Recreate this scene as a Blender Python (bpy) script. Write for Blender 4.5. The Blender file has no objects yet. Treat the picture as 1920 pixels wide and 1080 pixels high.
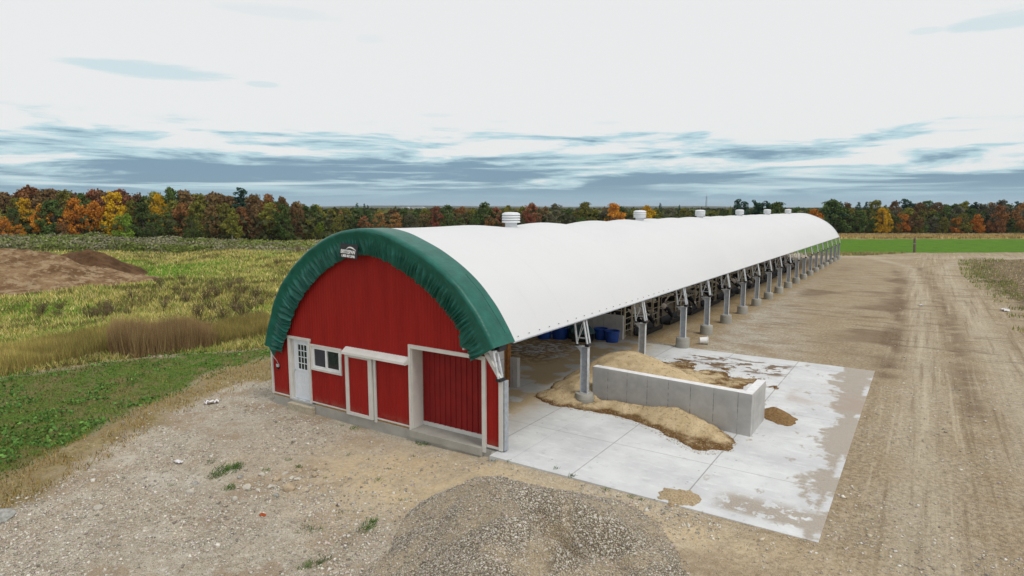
import bpy, bmesh, math, random
import numpy as np
from mathutils import Vector, Matrix
R = math.radians
rng = np.random.default_rng(7)
random.seed(7)
S = bpy.context.scene
COL = S.collection

# ------------------------------------------------------------------ camera
CAM = np.array([17.975, -12.816, 6.228]); YAW = -0.5823; PITCH = 0.1266
cd = bpy.data.cameras.new('camera'); cam = bpy.data.objects.new('camera', cd); COL.objects.link(cam)
cam.location = CAM; cam.rotation_euler = (math.pi/2 - PITCH, 0, -YAW)
cd.sensor_width = 36; cd.lens = 22.076; cd.clip_start = .1; cd.clip_end = 20000
S.camera = cam

# ------------------------------------------------------------------ world
def N(nt, t, x=0, y=0, **kw):
    n = nt.nodes.new(t)
    for k, v in kw.items(): setattr(n, k, v)
    return n
W = bpy.data.worlds.new('World'); S.world = W; W.use_nodes = True
nt = W.node_tree; nt.nodes.clear(); L = nt.links.new
SUN_EL, SUN_AZ = R(56), R(100)      # azimuth from +Y towards +X
def M(op, a, b=None, c=None, clamp=False):
    n = N(nt, 'ShaderNodeMath', operation=op, use_clamp=clamp)
    for i, v in enumerate((a, b, c)):
        if v is None: continue
        if isinstance(v, (int, float)): n.inputs[i].default_value = v
        else: L(v, n.inputs[i])
    return n.outputs[0]
def SM(v, a, b):
    n = N(nt, 'ShaderNodeMapRange', interpolation_type='SMOOTHSTEP')
    L(v, n.inputs[0]); n.inputs[1].default_value = a; n.inputs[2].default_value = b
    return n.outputs[0]
tc = N(nt, 'ShaderNodeTexCoord'); sx = N(nt, 'ShaderNodeSeparateXYZ'); L(tc.outputs['Generated'], sx.inputs[0])
az = M('MULTIPLY', M('ARCTAN2', sx.outputs[0], sx.outputs[1]), 57.2958)
el = M('MULTIPLY', M('ARCSINE', sx.outputs[2]), 57.2958)
def noise(vx, vy, vz, scale, detail=5, rough=.55, dist=0):
    cx = N(nt, 'ShaderNodeCombineXYZ')
    for i, v in enumerate((vx, vy, vz)):
        if isinstance(v, (int, float)): cx.inputs[i].default_value = v
        else: L(v, cx.inputs[i])
    n = N(nt, 'ShaderNodeTexNoise'); L(cx.outputs[0], n.inputs['Vector'])
    n.inputs['Scale'].default_value = scale; n.inputs['Detail'].default_value = detail
    n.inputs['Roughness'].default_value = rough; n.inputs['Distortion'].default_value = dist
    return n.outputs[0]
n1 = noise(M('MULTIPLY', az, .060), M('MULTIPLY', el, .46), 3.1, 1.6, 9, .60, .35)
n2 = noise(M('MULTIPLY', az, .045), M('MULTIPLY', el, .95), 8.7, 1.3, 7, .6, .4)
# height of the cloud bank's upper edge by bearing
azn = N(nt, 'ShaderNodeMapRange'); L(az, azn.inputs[0]); azn.inputs[1].default_value = -90; azn.inputs[2].default_value = 30
rp = N(nt, 'ShaderNodeValToRGB'); L(azn.outputs[0], rp.inputs[0]); cr_ = rp.color_ramp
for i_, (a_, v_) in enumerate(((-90, 5.4), (-72, 6.3), (-62, 7.0), (-45, 6.7), (-29, 4.6), (-19, 1.9), (-10, .2), (-5, 1.9), (4, 2.0), (30, 4.5))):
    e_ = cr_.elements[i_] if i_ < 2 else cr_.elements.new(.5)
    e_.position = (a_+90)/120; e_.color = (v_/10, v_/10, v_/10, 1)
top = M('MULTIPLY', rp.outputs[0], 10)
dens = M('ADD', M('MULTIPLY', M('SUBTRACT', top, el), .13), M('MULTIPLY', M('SUBTRACT', n1, .5), 2.1))
dens = M('MULTIPLY', SM(dens, -.05, .55), SM(el, 8.0, 6.2))
streak = M('MULTIPLY', SM(n2, .46, .70), SM(el, .0, 2.0))          # pale gaps within the bank
dens = M('MULTIPLY', dens, M('SUBTRACT', 1, M('MULTIPLY', streak, .85)))
def blob(a0, e0, wa, we, amp):
    da = M('DIVIDE', M('SUBTRACT', az, a0), wa); de = M('DIVIDE', M('SUBTRACT', el, e0), we)
    r2 = M('ADD', M('MULTIPLY', da, da), M('MULTIPLY', de, de))
    v = M('ADD', M('SUBTRACT', 1, r2), M('MULTIPLY', M('SUBTRACT', n1, .5), 3.0))
    return M('MULTIPLY', SM(v, .25, .8), amp)
bl = None
for b in ((-62, 10.4, 6.4, .75, .62), (-54.5, 10.0, 1.6, .3, .4), (3.6, 12.9, 4.4, .85, .5), (-1.2, 12.8, 1.5, .35, .3), (-52, 15.6, 6, .7, .16),
          (-45.8, 14.0, 1.6, .5, .14), (-13.85, 4.33, 2.2, .2, .7), (4.9, 3.7, 1.8, .35, .8), (-40.2, 8.1, 1.6, .22, .2), (-34.5, 7.6, 1.5, .2, .16), (-25, 7.4, 1.8, .22, .16)):
    v = blob(*b); bl = v if bl is None else M('MAXIMUM', bl, v)
def mixc(f, a, b):
    n = N(nt, 'ShaderNodeMix', data_type='RGBA')
    if isinstance(f, (int, float)): n.inputs[0].default_value = f
    else: L(f, n.inputs[0])
    for i, v in ((6, a), (7, b)):
        if isinstance(v, tuple): n.inputs[i].default_value = (*v, 1)
        else: L(v, n.inputs[i])
    return n.outputs[2]
WHITE = (7.5, 7.55, 7.5); TEAL = (4.6, 6.3, 6.8); GREY = (1.5, 2.6, 3.6); LOW = (3.0, 4.9, 5.9)
c = mixc(M('MAXIMUM', SM(dens, 0, .35), bl), WHITE, TEAL)
c = mixc(M('MULTIPLY', SM(dens, .25, .95), .95), c, GREY)
c = mixc(M('MULTIPLY', SM(el, 2.2, .3), .7), c, LOW)
skyt = N(nt, 'ShaderNodeTexSky', sky_type='NISHITA', sun_disc=False, sun_elevation=SUN_EL, sun_rotation=SUN_AZ)
c = mixc(.94, skyt.outputs[0], c)
bg = N(nt, 'ShaderNodeBackground'); L(c, bg.inputs[0]); bg.inputs[1].default_value = .1
wo = N(nt, 'ShaderNodeOutputWorld'); L(bg.outputs[0], wo.inputs[0])

sd = bpy.data.lights.new('sun', 'SUN'); sun = bpy.data.objects.new('sun', sd); COL.objects.link(sun)
sd.energy = 1.5; sd.angle = R(16); sd.color = (1, .955, .88)
sv = Vector((math.sin(SUN_AZ)*math.cos(SUN_EL), math.cos(SUN_AZ)*math.cos(SUN_EL), math.sin(SUN_EL)))
sun.rotation_euler = sv.to_track_quat('Z', 'Y').to_euler()
S.view_settings.view_transform = 'Standard'; S.view_settings.look = 'None'
S.view_settings.exposure = .2; S.view_settings.gamma = 1
S.cycles.max_bounces = 6; S.cycles.transparent_max_bounces = 8

# ------------------------------------------------------------------ materials
class Mt:
    """small node helper"""
    def __init__(s, name, rough=.8, spec=.3, metal=0):
        s.m = bpy.data.materials.new(name); s.m.use_nodes = True
        s.nt = s.m.node_tree; s.L = s.nt.links.new
        s.b = s.nt.nodes['Principled BSDF']
        s.b.inputs['Roughness'].default_value = rough; s.b.inputs['Specular IOR Level'].default_value = spec
        s.b.inputs['Metallic'].default_value = metal
        s._p = None
    def pos(s):
        if s._p is None:
            g = N(s.nt, 'ShaderNodeNewGeometry'); s._p = g.outputs['Position']
        return s._p
    def objc(s):
        return N(s.nt, 'ShaderNodeTexCoord').outputs['Object']
    def mp(s, v, sc=(1, 1, 1), loc=(0, 0, 0), rot=(0, 0, 0)):
        n = N(s.nt, 'ShaderNodeMapping'); s.L(v, n.inputs[0]); n.inputs[1].default_value = loc; n.inputs[2].default_value = rot; n.inputs[3].default_value = sc
        return n.outputs[0]
    def noise(s, scale, detail=4, rough=.55, v=None, dist=0):
        n = N(s.nt, 'ShaderNodeTexNoise'); s.L(v if v is not None else s.pos(), n.inputs['Vector'])
        n.inputs['Scale'].default_value = scale; n.inputs['Detail'].default_value = detail; n.inputs['Roughness'].default_value = rough
        n.inputs['Distortion'].default_value = dist
        return n.outputs[0]
    def vor(s, scale, v=None, feature='F1', out='Distance'):
        n = N(s.nt, 'ShaderNodeTexVoronoi', feature=feature); s.L(v if v is not None else s.pos(), n.inputs['Vector']); n.inputs['Scale'].default_value = scale
        return n.outputs[out]
    def sm(s, v, a, b, lo=0, hi=1):
        n = N(s.nt, 'ShaderNodeMapRange', interpolation_type='SMOOTHSTEP'); s.L(v, n.inputs[0])
        n.inputs[1].default_value = a; n.inputs[2].default_value = b; n.inputs[3].default_value = lo; n.inputs[4].default_value = hi
        return n.outputs[0]
    def ma(s, op, a, b=None, c=None, clamp=False):
        n = N(s.nt, 'ShaderNodeMath', operation=op, use_clamp=clamp)
        for i, v in enumerate((a, b, c)):
            if v is None: continue
            if isinstance(v, (int, float)): n.inputs[i].default_value = v
            else: s.L(v, n.inputs[i])
        return n.outputs[0]
    def mix(s, f, a, b, mode='MIX'):
        n = N(s.nt, 'ShaderNodeMix', data_type='RGBA', blend_type=mode)
        if isinstance(f, (int, float)): n.inputs[0].default_value = f
        else: s.L(f, n.inputs[0])
        for i, v in ((6, a), (7, b)):
            if isinstance(v, tuple): n.inputs[i].default_value = (*v, 1)
            else: s.L(v, n.inputs[i])
        return n.outputs[2]
    def col(s, c):
        if isinstance(c, tuple): s.b.inputs['Base Color'].default_value = (*c, 1)
        else: s.L(c, s.b.inputs['Base Color'])
        return s
    def bump(s, h, strength=.4, dist=.02):
        n = N(s.nt, 'ShaderNodeBump'); n.inputs['Strength'].default_value = strength; n.inputs['Distance'].default_value = dist
        s.L(h, n.inputs['Height']); s.L(n.outputs[0], s.b.inputs['Normal']); return s
    def attr(s, name, out='Color'):
        n = N(s.nt, 'ShaderNodeAttribute', attribute_name=name); return n.outputs[out]
    def sep(s, v):
        n = N(s.nt, 'ShaderNodeSeparateXYZ'); s.L(v, n.inputs[0]); return n.outputs

def simple(name, c, rough=.7, spec=.3, metal=0, var=.12, scale=3, bump=0, bscale=60):
    m = Mt(name, rough, spec, metal)
    f = m.noise(scale, 5, .6)
    dark = tuple(x*(1-var) for x in c); lite = tuple(min(1, x*(1+var)) for x in c)
    m.col(m.mix(m.sm(f, .3, .7), dark, lite))
    if bump: m.bump(m.noise(bscale, 4), bump, .01)
    return m.m

MAT = {}
MAT['trim'] = simple('white trim paint', (.62, .61, .58), .5, .3, var=.06)
MAT['white'] = simple('white door paint', (.72, .76, .82), .4, .4, var=.04)
MAT['vinyl'] = simple('white vinyl', (.74, .75, .76), .4, .4, var=.04)
MAT['steel'] = simple('galvanised steel', (.58, .61, .64), .45, .5, .25, var=.18, scale=9)
MAT['steel_dark'] = simple('darker galvanised steel', (.36, .39, .43), .5, .4, .2, var=.15, scale=9)
MAT['black'] = simple('black fittings', (.012, .012, .016), .45, .5)
MAT['wood'] = simple('lumber', (.36, .22, .09), .8, .2, var=.25, scale=14)
MAT['plank'] = simple('weathered lumber', (.42, .37, .28), .85, .2, var=.2, scale=14)
MAT['orangewood'] = simple('treated timber', (.30, .13, .035), .7, .3, var=.3, scale=8)
MAT['glass'] = simple('dark glass', (.025, .03, .035), .06, .6, var=.3, scale=5)
MAT['screen'] = simple('insect screen', (.045, .045, .06), .5, .3)
MAT['rail'] = simple('cream painted tube', (.36, .31, .22), .5, .4, var=.25, scale=6)
MAT['blue'] = simple('blue plastic', (.006, .055, .30), .4, .5, var=.2)
MAT['tarp'] = simple('dark green plastic', (.008, .05, .06), .45, .5, var=.2)
MAT['bucket'] = simple('white plastic', (.8, .8, .8), .4, .4, var=.03)
MAT['vent'] = simple('white vent metal', (.66, .69, .72), .45, .4, var=.05)
MAT['rubber'] = simple('black feed trough', (.015, .014, .016), .6, .3, var=.3)

def conc(name, base, stain=.25, streak=True):
    m = Mt(name, .85, .25)
    a = m.noise(1.3, 6, .6); b = m.noise(14, 5, .65); c = m.noise(.5, 4, .5)
    col = m.mix(m.sm(a, .3, .7), tuple(x*(1-stain) for x in base), base)
    col = m.mix(m.sm(b, .55, .8, 0, .35), col, tuple(x*.62 for x in base))
    col = m.mix(m.sm(c, .55, .75, 0, .3), col, tuple(x*f for x, f in zip(base, (.95, .88, .74))))
    m.col(col); m.bump(b, .25, .01)
    return m.m
MAT['concrete'] = conc('footing concrete', (.40, .39, .35))
MAT['found'] = conc('foundation concrete', (.40, .39, .36))
# poured retaining wall with form tie marks
m = Mt('poured wall concrete', .85, .25)
sp = m.sep(m.pos()); a = m.noise(2, 5, .6); b = m.noise(20, 4, .6)
base = m.mix(m.sm(a, .3, .75), (.36, .355, .345), (.47, .465, .45))
base = m.mix(m.sm(b, .6, .8, 0, .4), base, (.24, .24, .23))
u = m.ma('ADD', sp[0], sp[1])
pan = m.ma('ABSOLUTE', m.ma('SUBTRACT', m.ma('FRACT', m.ma('DIVIDE', u, .61)), .5))
line = m.ma('MULTIPLY', m.sm(pan, .025, .004), m.sm(m.noise(9, 4, .7), .38, .6))
base = m.mix(m.ma('MULTIPLY', line, .75), base, (.10, .10, .10))
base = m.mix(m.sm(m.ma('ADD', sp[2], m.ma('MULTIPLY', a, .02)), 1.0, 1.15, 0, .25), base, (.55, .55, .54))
m.col(base).bump(m.ma('SUBTRACT', b, line), .3, .01); MAT['pwall'] = m.m
m = Mt('lit wall top concrete', .85, .25); m.col(m.mix(m.sm(m.noise(5, 5, .6), .3, .7), (.62, .62, .62), (.74, .74, .75))); MAT['cap'] = m.m  # paler copy of the wall concrete, light from above put into its colour

# red ribbed siding
m = Mt('red siding paint', .55, .18)
sp = m.sep(m.pos())
f = m.noise(1.0, 4, .5, v=m.mp(m.pos(), (3, 3, .5)))
g = m.noise(40, 2, .5)
c = m.mix(m.sm(f, .3, .7), (.27, .010, .008), (.32, .014, .010))
c = m.mix(m.sm(g, .5, .8, 0, .25), c, (.20, .008, .008))
c = m.mix(m.ma('MULTIPLY', m.sm(sp[2], .35, .02), m.sm(m.noise(4, 4, .6), .35, .6, 0, .5)), c, (.27, .13, .09))
m.col(c); MAT['red'] = m.m
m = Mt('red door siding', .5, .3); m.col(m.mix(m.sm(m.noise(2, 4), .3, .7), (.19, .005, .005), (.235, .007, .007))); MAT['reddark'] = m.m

# green hood vinyl
m = Mt('green vinyl', .40, .35)
f = m.noise(3, 5, .6); g = m.noise(25, 3, .5)
c = m.mix(m.sm(f, .3, .7), (.005, .086, .062), (.010, .125, .095)); m.col(m.mix(m.sm(g, .5, .8, 0, .3), c, (.015, .16, .125)))
m.bump(m.noise(6, 5, .65, v=m.mp(m.pos(), (1, .4, 1))), .35, .05); MAT['green'] = m.m

# roof membrane: bright woven fabric that lets some light through
m = Mt('white membrane', .62, .25)
f = m.noise(.35, 5, .6, v=m.mp(m.pos(), (1, .5, 1))); g = m.noise(2.2, 6, .65)
c = m.mix(m.sm(f, .3, .7), (.695, .705, .72), (.67, .68, .70)); c = m.mix(m.sm(g, .55, .85, 0, .25), c, (.63, .635, .645))
sy_ = m.sep(m.pos())[1]; wl = m.ma('ABSOLUTE', m.ma('SUBTRACT', m.ma('FRACT', m.ma('DIVIDE', m.ma('SUBTRACT', sy_, 14.63), 3.658)), .5)); c = m.mix(m.sm(wl, .494, .4985, 0, .22), c, (.50, .52, .55))
c = m.mix(m.ma('MULTIPLY', m.sm(m.noise(.8, 5, .7, v=m.mp(m.pos(), (.5, 2.2, .5))), .55, .8), .18), c, (.52, .53, .52))
m.col(c); m.bump(m.noise(1.2, 4, .6), .08, .05)
tr = N(m.nt, 'ShaderNodeBsdfTranslucent'); m.L(c, tr.inputs[0])
mx = N(m.nt, 'ShaderNodeMixShader'); mx.inputs[0].default_value = .10
m.L(m.b.outputs[0], mx.inputs[1]); m.L(tr.outputs[0], mx.inputs[2]); m.L(mx.outputs[0], m.nt.nodes['Material Output'].inputs[0]); MAT['roof'] = m.m

# ------------------------------------------------------------------ object helpers
def mesh_obj(name, v, f, mat, parent=None, smooth=False, loc=None):
    me = bpy.data.meshes.new(name); me.from_pydata([tuple(p) for p in v], [], [tuple(q) for q in f])
    if mat is not None: me.materials.append(mat)
    if smooth: me.polygons.foreach_set('use_smooth', [True]*len(me.polygons))
    me.update()
    o = bpy.data.objects.new(name, me); COL.objects.link(o)
    if parent: o.parent = parent
    if loc is not None: o.location = loc
    return o
def np_mesh(name, v, quads, mat, attrs=None, smooth=False, parent=None):
    me = bpy.data.meshes.new(name); v = np.asarray(v, np.float32); q = np.asarray(quads, np.int32); k = q.shape[1]
    me.vertices.add(len(v)); me.vertices.foreach_set('co', v.ravel())
    me.loops.add(q.size); me.loops.foreach_set('vertex_index', q.ravel())
    me.polygons.add(len(q)); me.polygons.foreach_set('loop_start', np.arange(0, q.size, k, dtype=np.int32))
    me.polygons.foreach_set('loop_total', np.full(len(q), k, np.int32))
    if smooth: me.polygons.foreach_set('use_smooth', np.ones(len(q), bool))
    me.update(calc_edges=True)
    for n, a in (attrs or {}).items():
        at = me.color_attributes.new(n, 'FLOAT_COLOR', 'POINT')
        b = np.ones((len(v), 4), np.float32); b[:, :a.shape[1]] = a; at.data.foreach_set('color', b.ravel())
    if mat is not None: me.materials.append(mat)
    o = bpy.data.objects.new(name, me); COL.objects.link(o)
    if parent: o.parent = parent
    return o
class MB:
    def __init__(s): s.v = []; s.f = []
    def box(s, x0, x1, y0, y1, z0, z1):
        b = len(s.v)
        s.v += [(x0,y0,z0),(x1,y0,z0),(x1,y1,z0),(x0,y1,z0),(x0,y0,z1),(x1,y0,z1),(x1,y1,z1),(x0,y1,z1)]
        s.f += [(b,b+3,b+2,b+1),(b+4,b+5,b+6,b+7),(b,b+1,b+5,b+4),(b+1,b+2,b+6,b+5),(b+2,b+3,b+7,b+6),(b+3,b,b+4,b+7)]; return s
    def prism(s, poly, y0, y1):          # polygon in xz, extruded along y
        b = len(s.v); n = len(poly)
        s.v += [(x, y0, z) for x, z in poly] + [(x, y1, z) for x, z in poly]
        s.f += [tuple(range(b, b+n)), tuple(range(b+2*n-1, b+n-1, -1))] + [(b+i, b+n+i, b+n+(i+1) % n, b+(i+1) % n) for i in range(n)]; return s
    def prism_x(s, poly, x0, x1):        # polygon in yz, extruded along x
        b = len(s.v); n = len(poly)
        s.v += [(x0, y, z) for y, z in poly] + [(x1, y, z) for y, z in poly]
        s.f += [tuple(range(b, b+n)), tuple(range(b+2*n-1, b+n-1, -1))] + [(b+i, b+n+i, b+n+(i+1) % n, b+(i+1) % n) for i in range(n)]; return s
    def tube(s, pts, r, n=8):
        pts = [Vector(p) for p in pts]; rr = r if isinstance(r, (list, tuple)) else [r]*len(pts)
        b = len(s.v); up = None
        for i, p in enumerate(pts):
            d = (pts[min(i+1, len(pts)-1)] - pts[max(i-1, 0)]).normalized()
            if up is None: up = d.orthogonal().normalized()
            up = (up - d*up.dot(d)).normalized(); w = d.cross(up)
            for k in range(n):
                a = 2*math.pi*k/n; s.v.append(tuple(p + (up*math.cos(a) + w*math.sin(a))*rr[i]))
        for i in range(len(pts)-1):
            for k in range(n):
                s.f.append((b+i*n+k, b+i*n+(k+1) % n, b+(i+1)*n+(k+1) % n, b+(i+1)*n+k))
        s.f += [tuple(b+n-1-k for k in range(n)), tuple(b+(len(pts)-1)*n+k for k in range(n))]; return s
    def lathe(s, prof, c=(0, 0, 0), n=24, cap=True):   # prof: (r,z)
        b = len(s.v)
        for r, z in prof:
            for k in range(n):
                a = 2*math.pi*k/n; s.v.append((c[0]+r*math.cos(a), c[1]+r*math.sin(a), c[2]+z))
        for i in range(len(prof)-1):
            for k in range(n): s.f.append((b+i*n+k, b+i*n+(k+1) % n, b+(i+1)*n+(k+1) % n, b+(i+1)*n+k))
        if cap: s.f += [tuple(b+n-1-k for k in range(n)), tuple(b+(len(prof)-1)*n+k for k in range(n))]
        return s
    def build(s, name, mat, parent=None, bevel=0, smooth=False, loc=None):
        o = mesh_obj(name, s.v, s.f, MAT[mat] if isinstance(mat, str) else mat, parent, False, loc)
        if bevel:
            bm = bmesh.new(); bm.from_mesh(o.data)
            bmesh.ops.bevel(bm, geom=[e for e in bm.edges if e.is_manifold and e.calc_face_angle(0) > .5], offset=bevel, segments=2, affect='EDGES', profile=.6)
            bm.to_mesh(o.data); bm.free()
        if smooth:
            for p in o.data.polygons: p.use_smooth = True
            try: o.data.set_sharp_from_angle(angle=R(40))
            except Exception: pass
        return o
    def each(s, name, mat, parent=None, bevel=0, smooth=False):
        # one object for every separate piece
        par = list(range(len(s.v)))
        def find(a):
            while par[a] != a: par[a] = par[par[a]]; a = par[a]
            return a
        for q in s.f:
            for k in q[1:]: par[find(k)] = find(q[0])
        G = {}
        for q in s.f: G.setdefault(find(q[0]), []).append(q)
        for fs in G.values():
            ids = sorted({k for q in fs for k in q}); mp = {k: i for i, k in enumerate(ids)}
            n = MB(); n.v = [s.v[k] for k in ids]; n.f = [tuple(mp[k] for k in q) for q in fs]; n.build(name, mat, parent, bevel, smooth)
def tag(o, label=None, cat=None, group=None, kind=None):
    if label: o['label'] = label
    if cat: o['category'] = cat
    if group: o['group'] = group
    if kind: o['kind'] = kind
    return o
def empty(name, loc=(0, 0, 0), rz=0):
    o = bpy.data.objects.new(name, None); COL.objects.link(o); o.location = loc; o.rotation_euler.z = rz
    o.empty_display_size = .2; return o
def copy_tree(o, parent=None):
    c = o.copy(); COL.objects.link(c)
    if parent: c.parent = parent
    for ch in list(o.children): copy_tree(ch, c)
    return c
ORD = ['first', 'second', 'third', 'fourth', 'fifth', 'sixth', 'seventh', 'eighth', 'ninth', 'tenth', 'eleventh', 'twelfth', 'thirteenth',
       'fourteenth', 'fifteenth', 'sixteenth', 'seventeenth', 'eighteenth', 'nineteenth']
for a_, b_ in (('twentieth', 'twenty-'), ('thirtieth', 'thirty-'), ('fortieth', 'forty-'), ('fiftieth', 'fifty-')): ORD += [a_] + [b_+q for q in ORD[:9]]

# value noise for geometry
def vnoise(x, y, seed=0):
    xi = np.floor(x).astype(np.int64); yi = np.floor(y).astype(np.int64); fx = x-xi; fy = y-yi
    fx = fx*fx*(3-2*fx); fy = fy*fy*(3-2*fy)
    def h(a, b):
        n = (a*374761393 + b*668265263 + seed*974711) & 0xffffffff
        n = ((n ^ (n >> 13))*1274126177) & 0xffffffff
        return ((n ^ (n >> 16)) & 0xffff)/65535.
    return (h(xi, yi)*(1-fx)+h(xi+1, yi)*fx)*(1-fy) + (h(xi, yi+1)*(1-fx)+h(xi+1, yi+1)*fx)*fy
def fbm(x, y, o=4, seed=0):
    t = 0; a = .5; s = 0
    for i in range(o): t = t+a*vnoise(x*2**i, y*2**i, seed+i*17); s += a; a *= .5
    return t/s
def sstep(v, a, b):
    t = np.clip((v-a)/(b-a), 0, 1); return t*t*(3-2*t)
def poly_dist(x, y, P):
    """signed distance, positive inside"""
    P = np.array(P, float); d = np.full(x.shape, 1e9); ins = np.zeros(x.shape, bool); n = len(P)
    for i in range(n):
        a = P[i]; b = P[(i+1) % n]; e = b-a
        wx = x-a[0]; wy = y-a[1]; t = np.clip((wx*e[0]+wy*e[1])/(e@e), 0, 1)
        d = np.minimum(d, np.hypot(wx-e[0]*t, wy-e[1]*t))
        c = ((a[1] > y) != (b[1] > y)) & (x < (b[0]-a[0])*(y-a[1])/((b[1]-a[1]) if b[1] != a[1] else 1e-9)+a[0])
        ins ^= c
    return np.where(ins, d, -d)
FH = np.array([math.sin(YAW), math.cos(YAW)]); RH = np.array([math.cos(YAW), -math.sin(YAW)])
def deplat(x, y):
    dx = x-CAM[0]; dy = y-CAM[1]; return dx*FH[0]+dy*FH[1], dx*RH[0]+dy*RH[1]
def from_dl(dep, lat): return CAM[0]+FH[0]*dep+RH[0]*lat, CAM[1]+FH[1]*dep+RH[1]*lat

# ------------------------------------------------------------------ terrain
LAWN = [(-60, -40), (-11.5, -3.98), (-10.8, -.7), (-9.5, 1.8), (-7.3, 5.2), (-5.2, 5.4), (-5.6, 1.9), (-3.75, -1.4), (-2.3, -4.3), (-1.2, -6.1), (-.35, -7.6), (2, -14), (0, -40)]
FRINGE = [(-70, -45), (-12, -3.98), (-11, -.5), (-9.7, 2), (-7.5, 9), (-.7, 9), (-.9, 3), (-3.3, .9), (-2.1, -1.0), (-.75, -4.1), (.7, -6.4), (1.4, -8.1), (4, -14), (6, -40)]
CROP = [(22.4, 80.2), (28.5, 85.5), (80, 118), (90, 20), (40, -12), (24.8, 4), (22.9, 26), (23.3, 36), (22.6, 46.8), (21.9, 62)]
def height(x, y):
    dep, lat = deplat(x, y)
    edge = np.interp(x, [-3, 5, 8.6, 9.4, 11, 13, 16.7], [-.30, -.34, -.25, -.10, -.08, -.06, -.02])
    front = np.where(x > 9.3, sstep(-y, .30, .45), sstep(-y, -.25, -.06))
    side = sstep(-x, .05, .35)
    low = np.maximum(front*1.0, side)
    rightmost = sstep(x, 15.5, 17.5)
    z = -.015*(1-low) + low*np.where(x > -.3, edge, -.30)*(1-rightmost) - .015*low*rightmost
    z = z*(1-sstep(dep, 70, 110))
    lump = (fbm(x*.35, y*.35, 3, 5)-.5)
    inside = (x > -.4) & (x < 17.0) & (y > -.6) & (y < 75)
    amp = np.where(inside, np.where((y > 15.2) | (x > 16.8), .015, 0), 1.0)
    meadow = sstep(-lat, 2, 12)*sstep(dep, 20, 34)
    z = z + amp*(lump*.12 + (fbm(x*1.7, y*1.7, 4, 9)-.5)*.09) + np.where(inside, 0, 1)*meadow*(fbm(x*.12, y*.12, 3, 3)-.5)*.9
    # rutted tracks in the yard
    return z
def axis(segs):
    out = [segs[0][0]]
    for a, b, st in segs:
        n = max(1, int(round((b-a)/st))); out += list(np.linspace(a, b, n+1)[1:])
    return np.array(out)
ax = axis([(-6000, -900, 1700), (-900, -200, 175), (-200, -60, 3.5), (-60, -14, .8), (-14, -6, .25), (-6, 18, .12), (18, 30, .25), (30, 60, 1.0), (60, 200, 7), (200, 900, 140), (900, 6000, 1700)])
ay = axis([(-3000, -60, 980), (-60, -14, 4), (-14, -6, .25), (-6, 6, .12), (6, 16, .2), (16, 60, .5), (60, 110, 1.0), (110, 220, 3), (220, 900, 85), (900, 9000, 2000)])
X, Y = np.meshgrid(ax, ay, indexing='ij'); Z = height(X, Y)
dep, lat = deplat(X, Y)
nz = fbm(X*.8, Y*.8, 4, 21)-.5; nzb = fbm(X*.18, Y*.18, 4, 33)-.5; nzf = fbm(X*2.5, Y*2.5, 3, 41)-.5
dl = poly_dist(X, Y, LAWN); df = poly_dist(X, Y, FRINGE); dc = poly_dist(X, Y, CROP)
left = sstep(-(X + 8*0), .5, 2.5) * sstep(-lat, -2, 3)
# meadow begins beyond the tall weed line running from the lawn's far edge
mline = poly_dist(X, Y, [(-400, -260), (-11.6, -4.2), (-10.9, -.7), (-9.5, 1.9), (-7.3, 5.2), (-4, 7.5), (-1.2, 9), (-1.2, 80), (-4, 92), (0, 120), (-60, 400), (-600, 200)])
mead = sstep(mline + nz*1.2, -.3, .4)
lawn = sstep(dl + nz*1.3, -.15, .5)*(1-mead)
fringe = sstep(df + nz*2.2, -.2, .5)*(1-lawn)*(1-mead)
crop = sstep(dc + nz*1.6, -.3, .5)
GFL = dep - (88 + nz*.6)
rightside = sstep(lat, -8, 0)*(1-mead)
green = sstep(GFL, 0, 1.0)*sstep(-(dep-128.5), 0, 1.0)*rightside
strip = sstep(dep, 128.5, 129.5)*sstep(-dep, -148, -146)*rightside
farw = sstep(dep, 146, 148)*rightside + (1-rightside)*sstep(dep, 112, 118)
road_d = poly_dist(X, Y, [(18.0, -40), (17.6, 10), (17.2, 40), (15.4, 70), (6, 78.5), (-6, 78), (-6, 86), (8, 87.4), (30, 101.2), (80, 133), (84, 127), (28, 86.2), (22.2, 80.6), (21.4, 62), (21.6, 40), (22.2, 20), (23.5, 0), (26, -40)])
road = sstep(road_d + nz*1.0, -.6, 1.2)*(1-crop)
# bare brown strip and green patch in the meadow
ln = (Y - 32.8)*0
bare = np.exp(-((dep - np.interp(lat, [-110, -70, -45, -20], [87, 90, 98, 92]) - nzb*8)/5.5)**2)*sstep(lat, -62, -50)*mead*sstep(-lat, 18, 26)
gpatch = np.clip(np.exp(-(((X+50)/16)**2+((Y-20)/7)**2)) + .9*np.exp(-(((X+30)/9)**2+((Y-4)/3)**2)) + sstep(nzb, .02, .2)*.8, 0, 1)*mead
sand = np.clip(np.exp(-(((X-8)/3.2)**2+((Y+2.2)/1.7)**2))*1.3 + np.exp(-(((X-13)/4)**2+((Y+1.3)/.8)**2)), 0, 1)*(1-lawn)*(1-fringe)
def rut(pts, w):
    d = np.full(X.shape, 1e9)
    for a, b in zip(pts[:-1], pts[1:]):
        a = np.array(a, float); b = np.array(b, float); e = b-a; t = np.clip(((X-a[0])*e[0]+(Y-a[1])*e[1])/(e@e), 0, 1)
        d = np.minimum(d, np.hypot(X-a[0]-e[0]*t, Y-a[1]-e[1]*t))
    return np.exp(-(d/w)**2)
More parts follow.
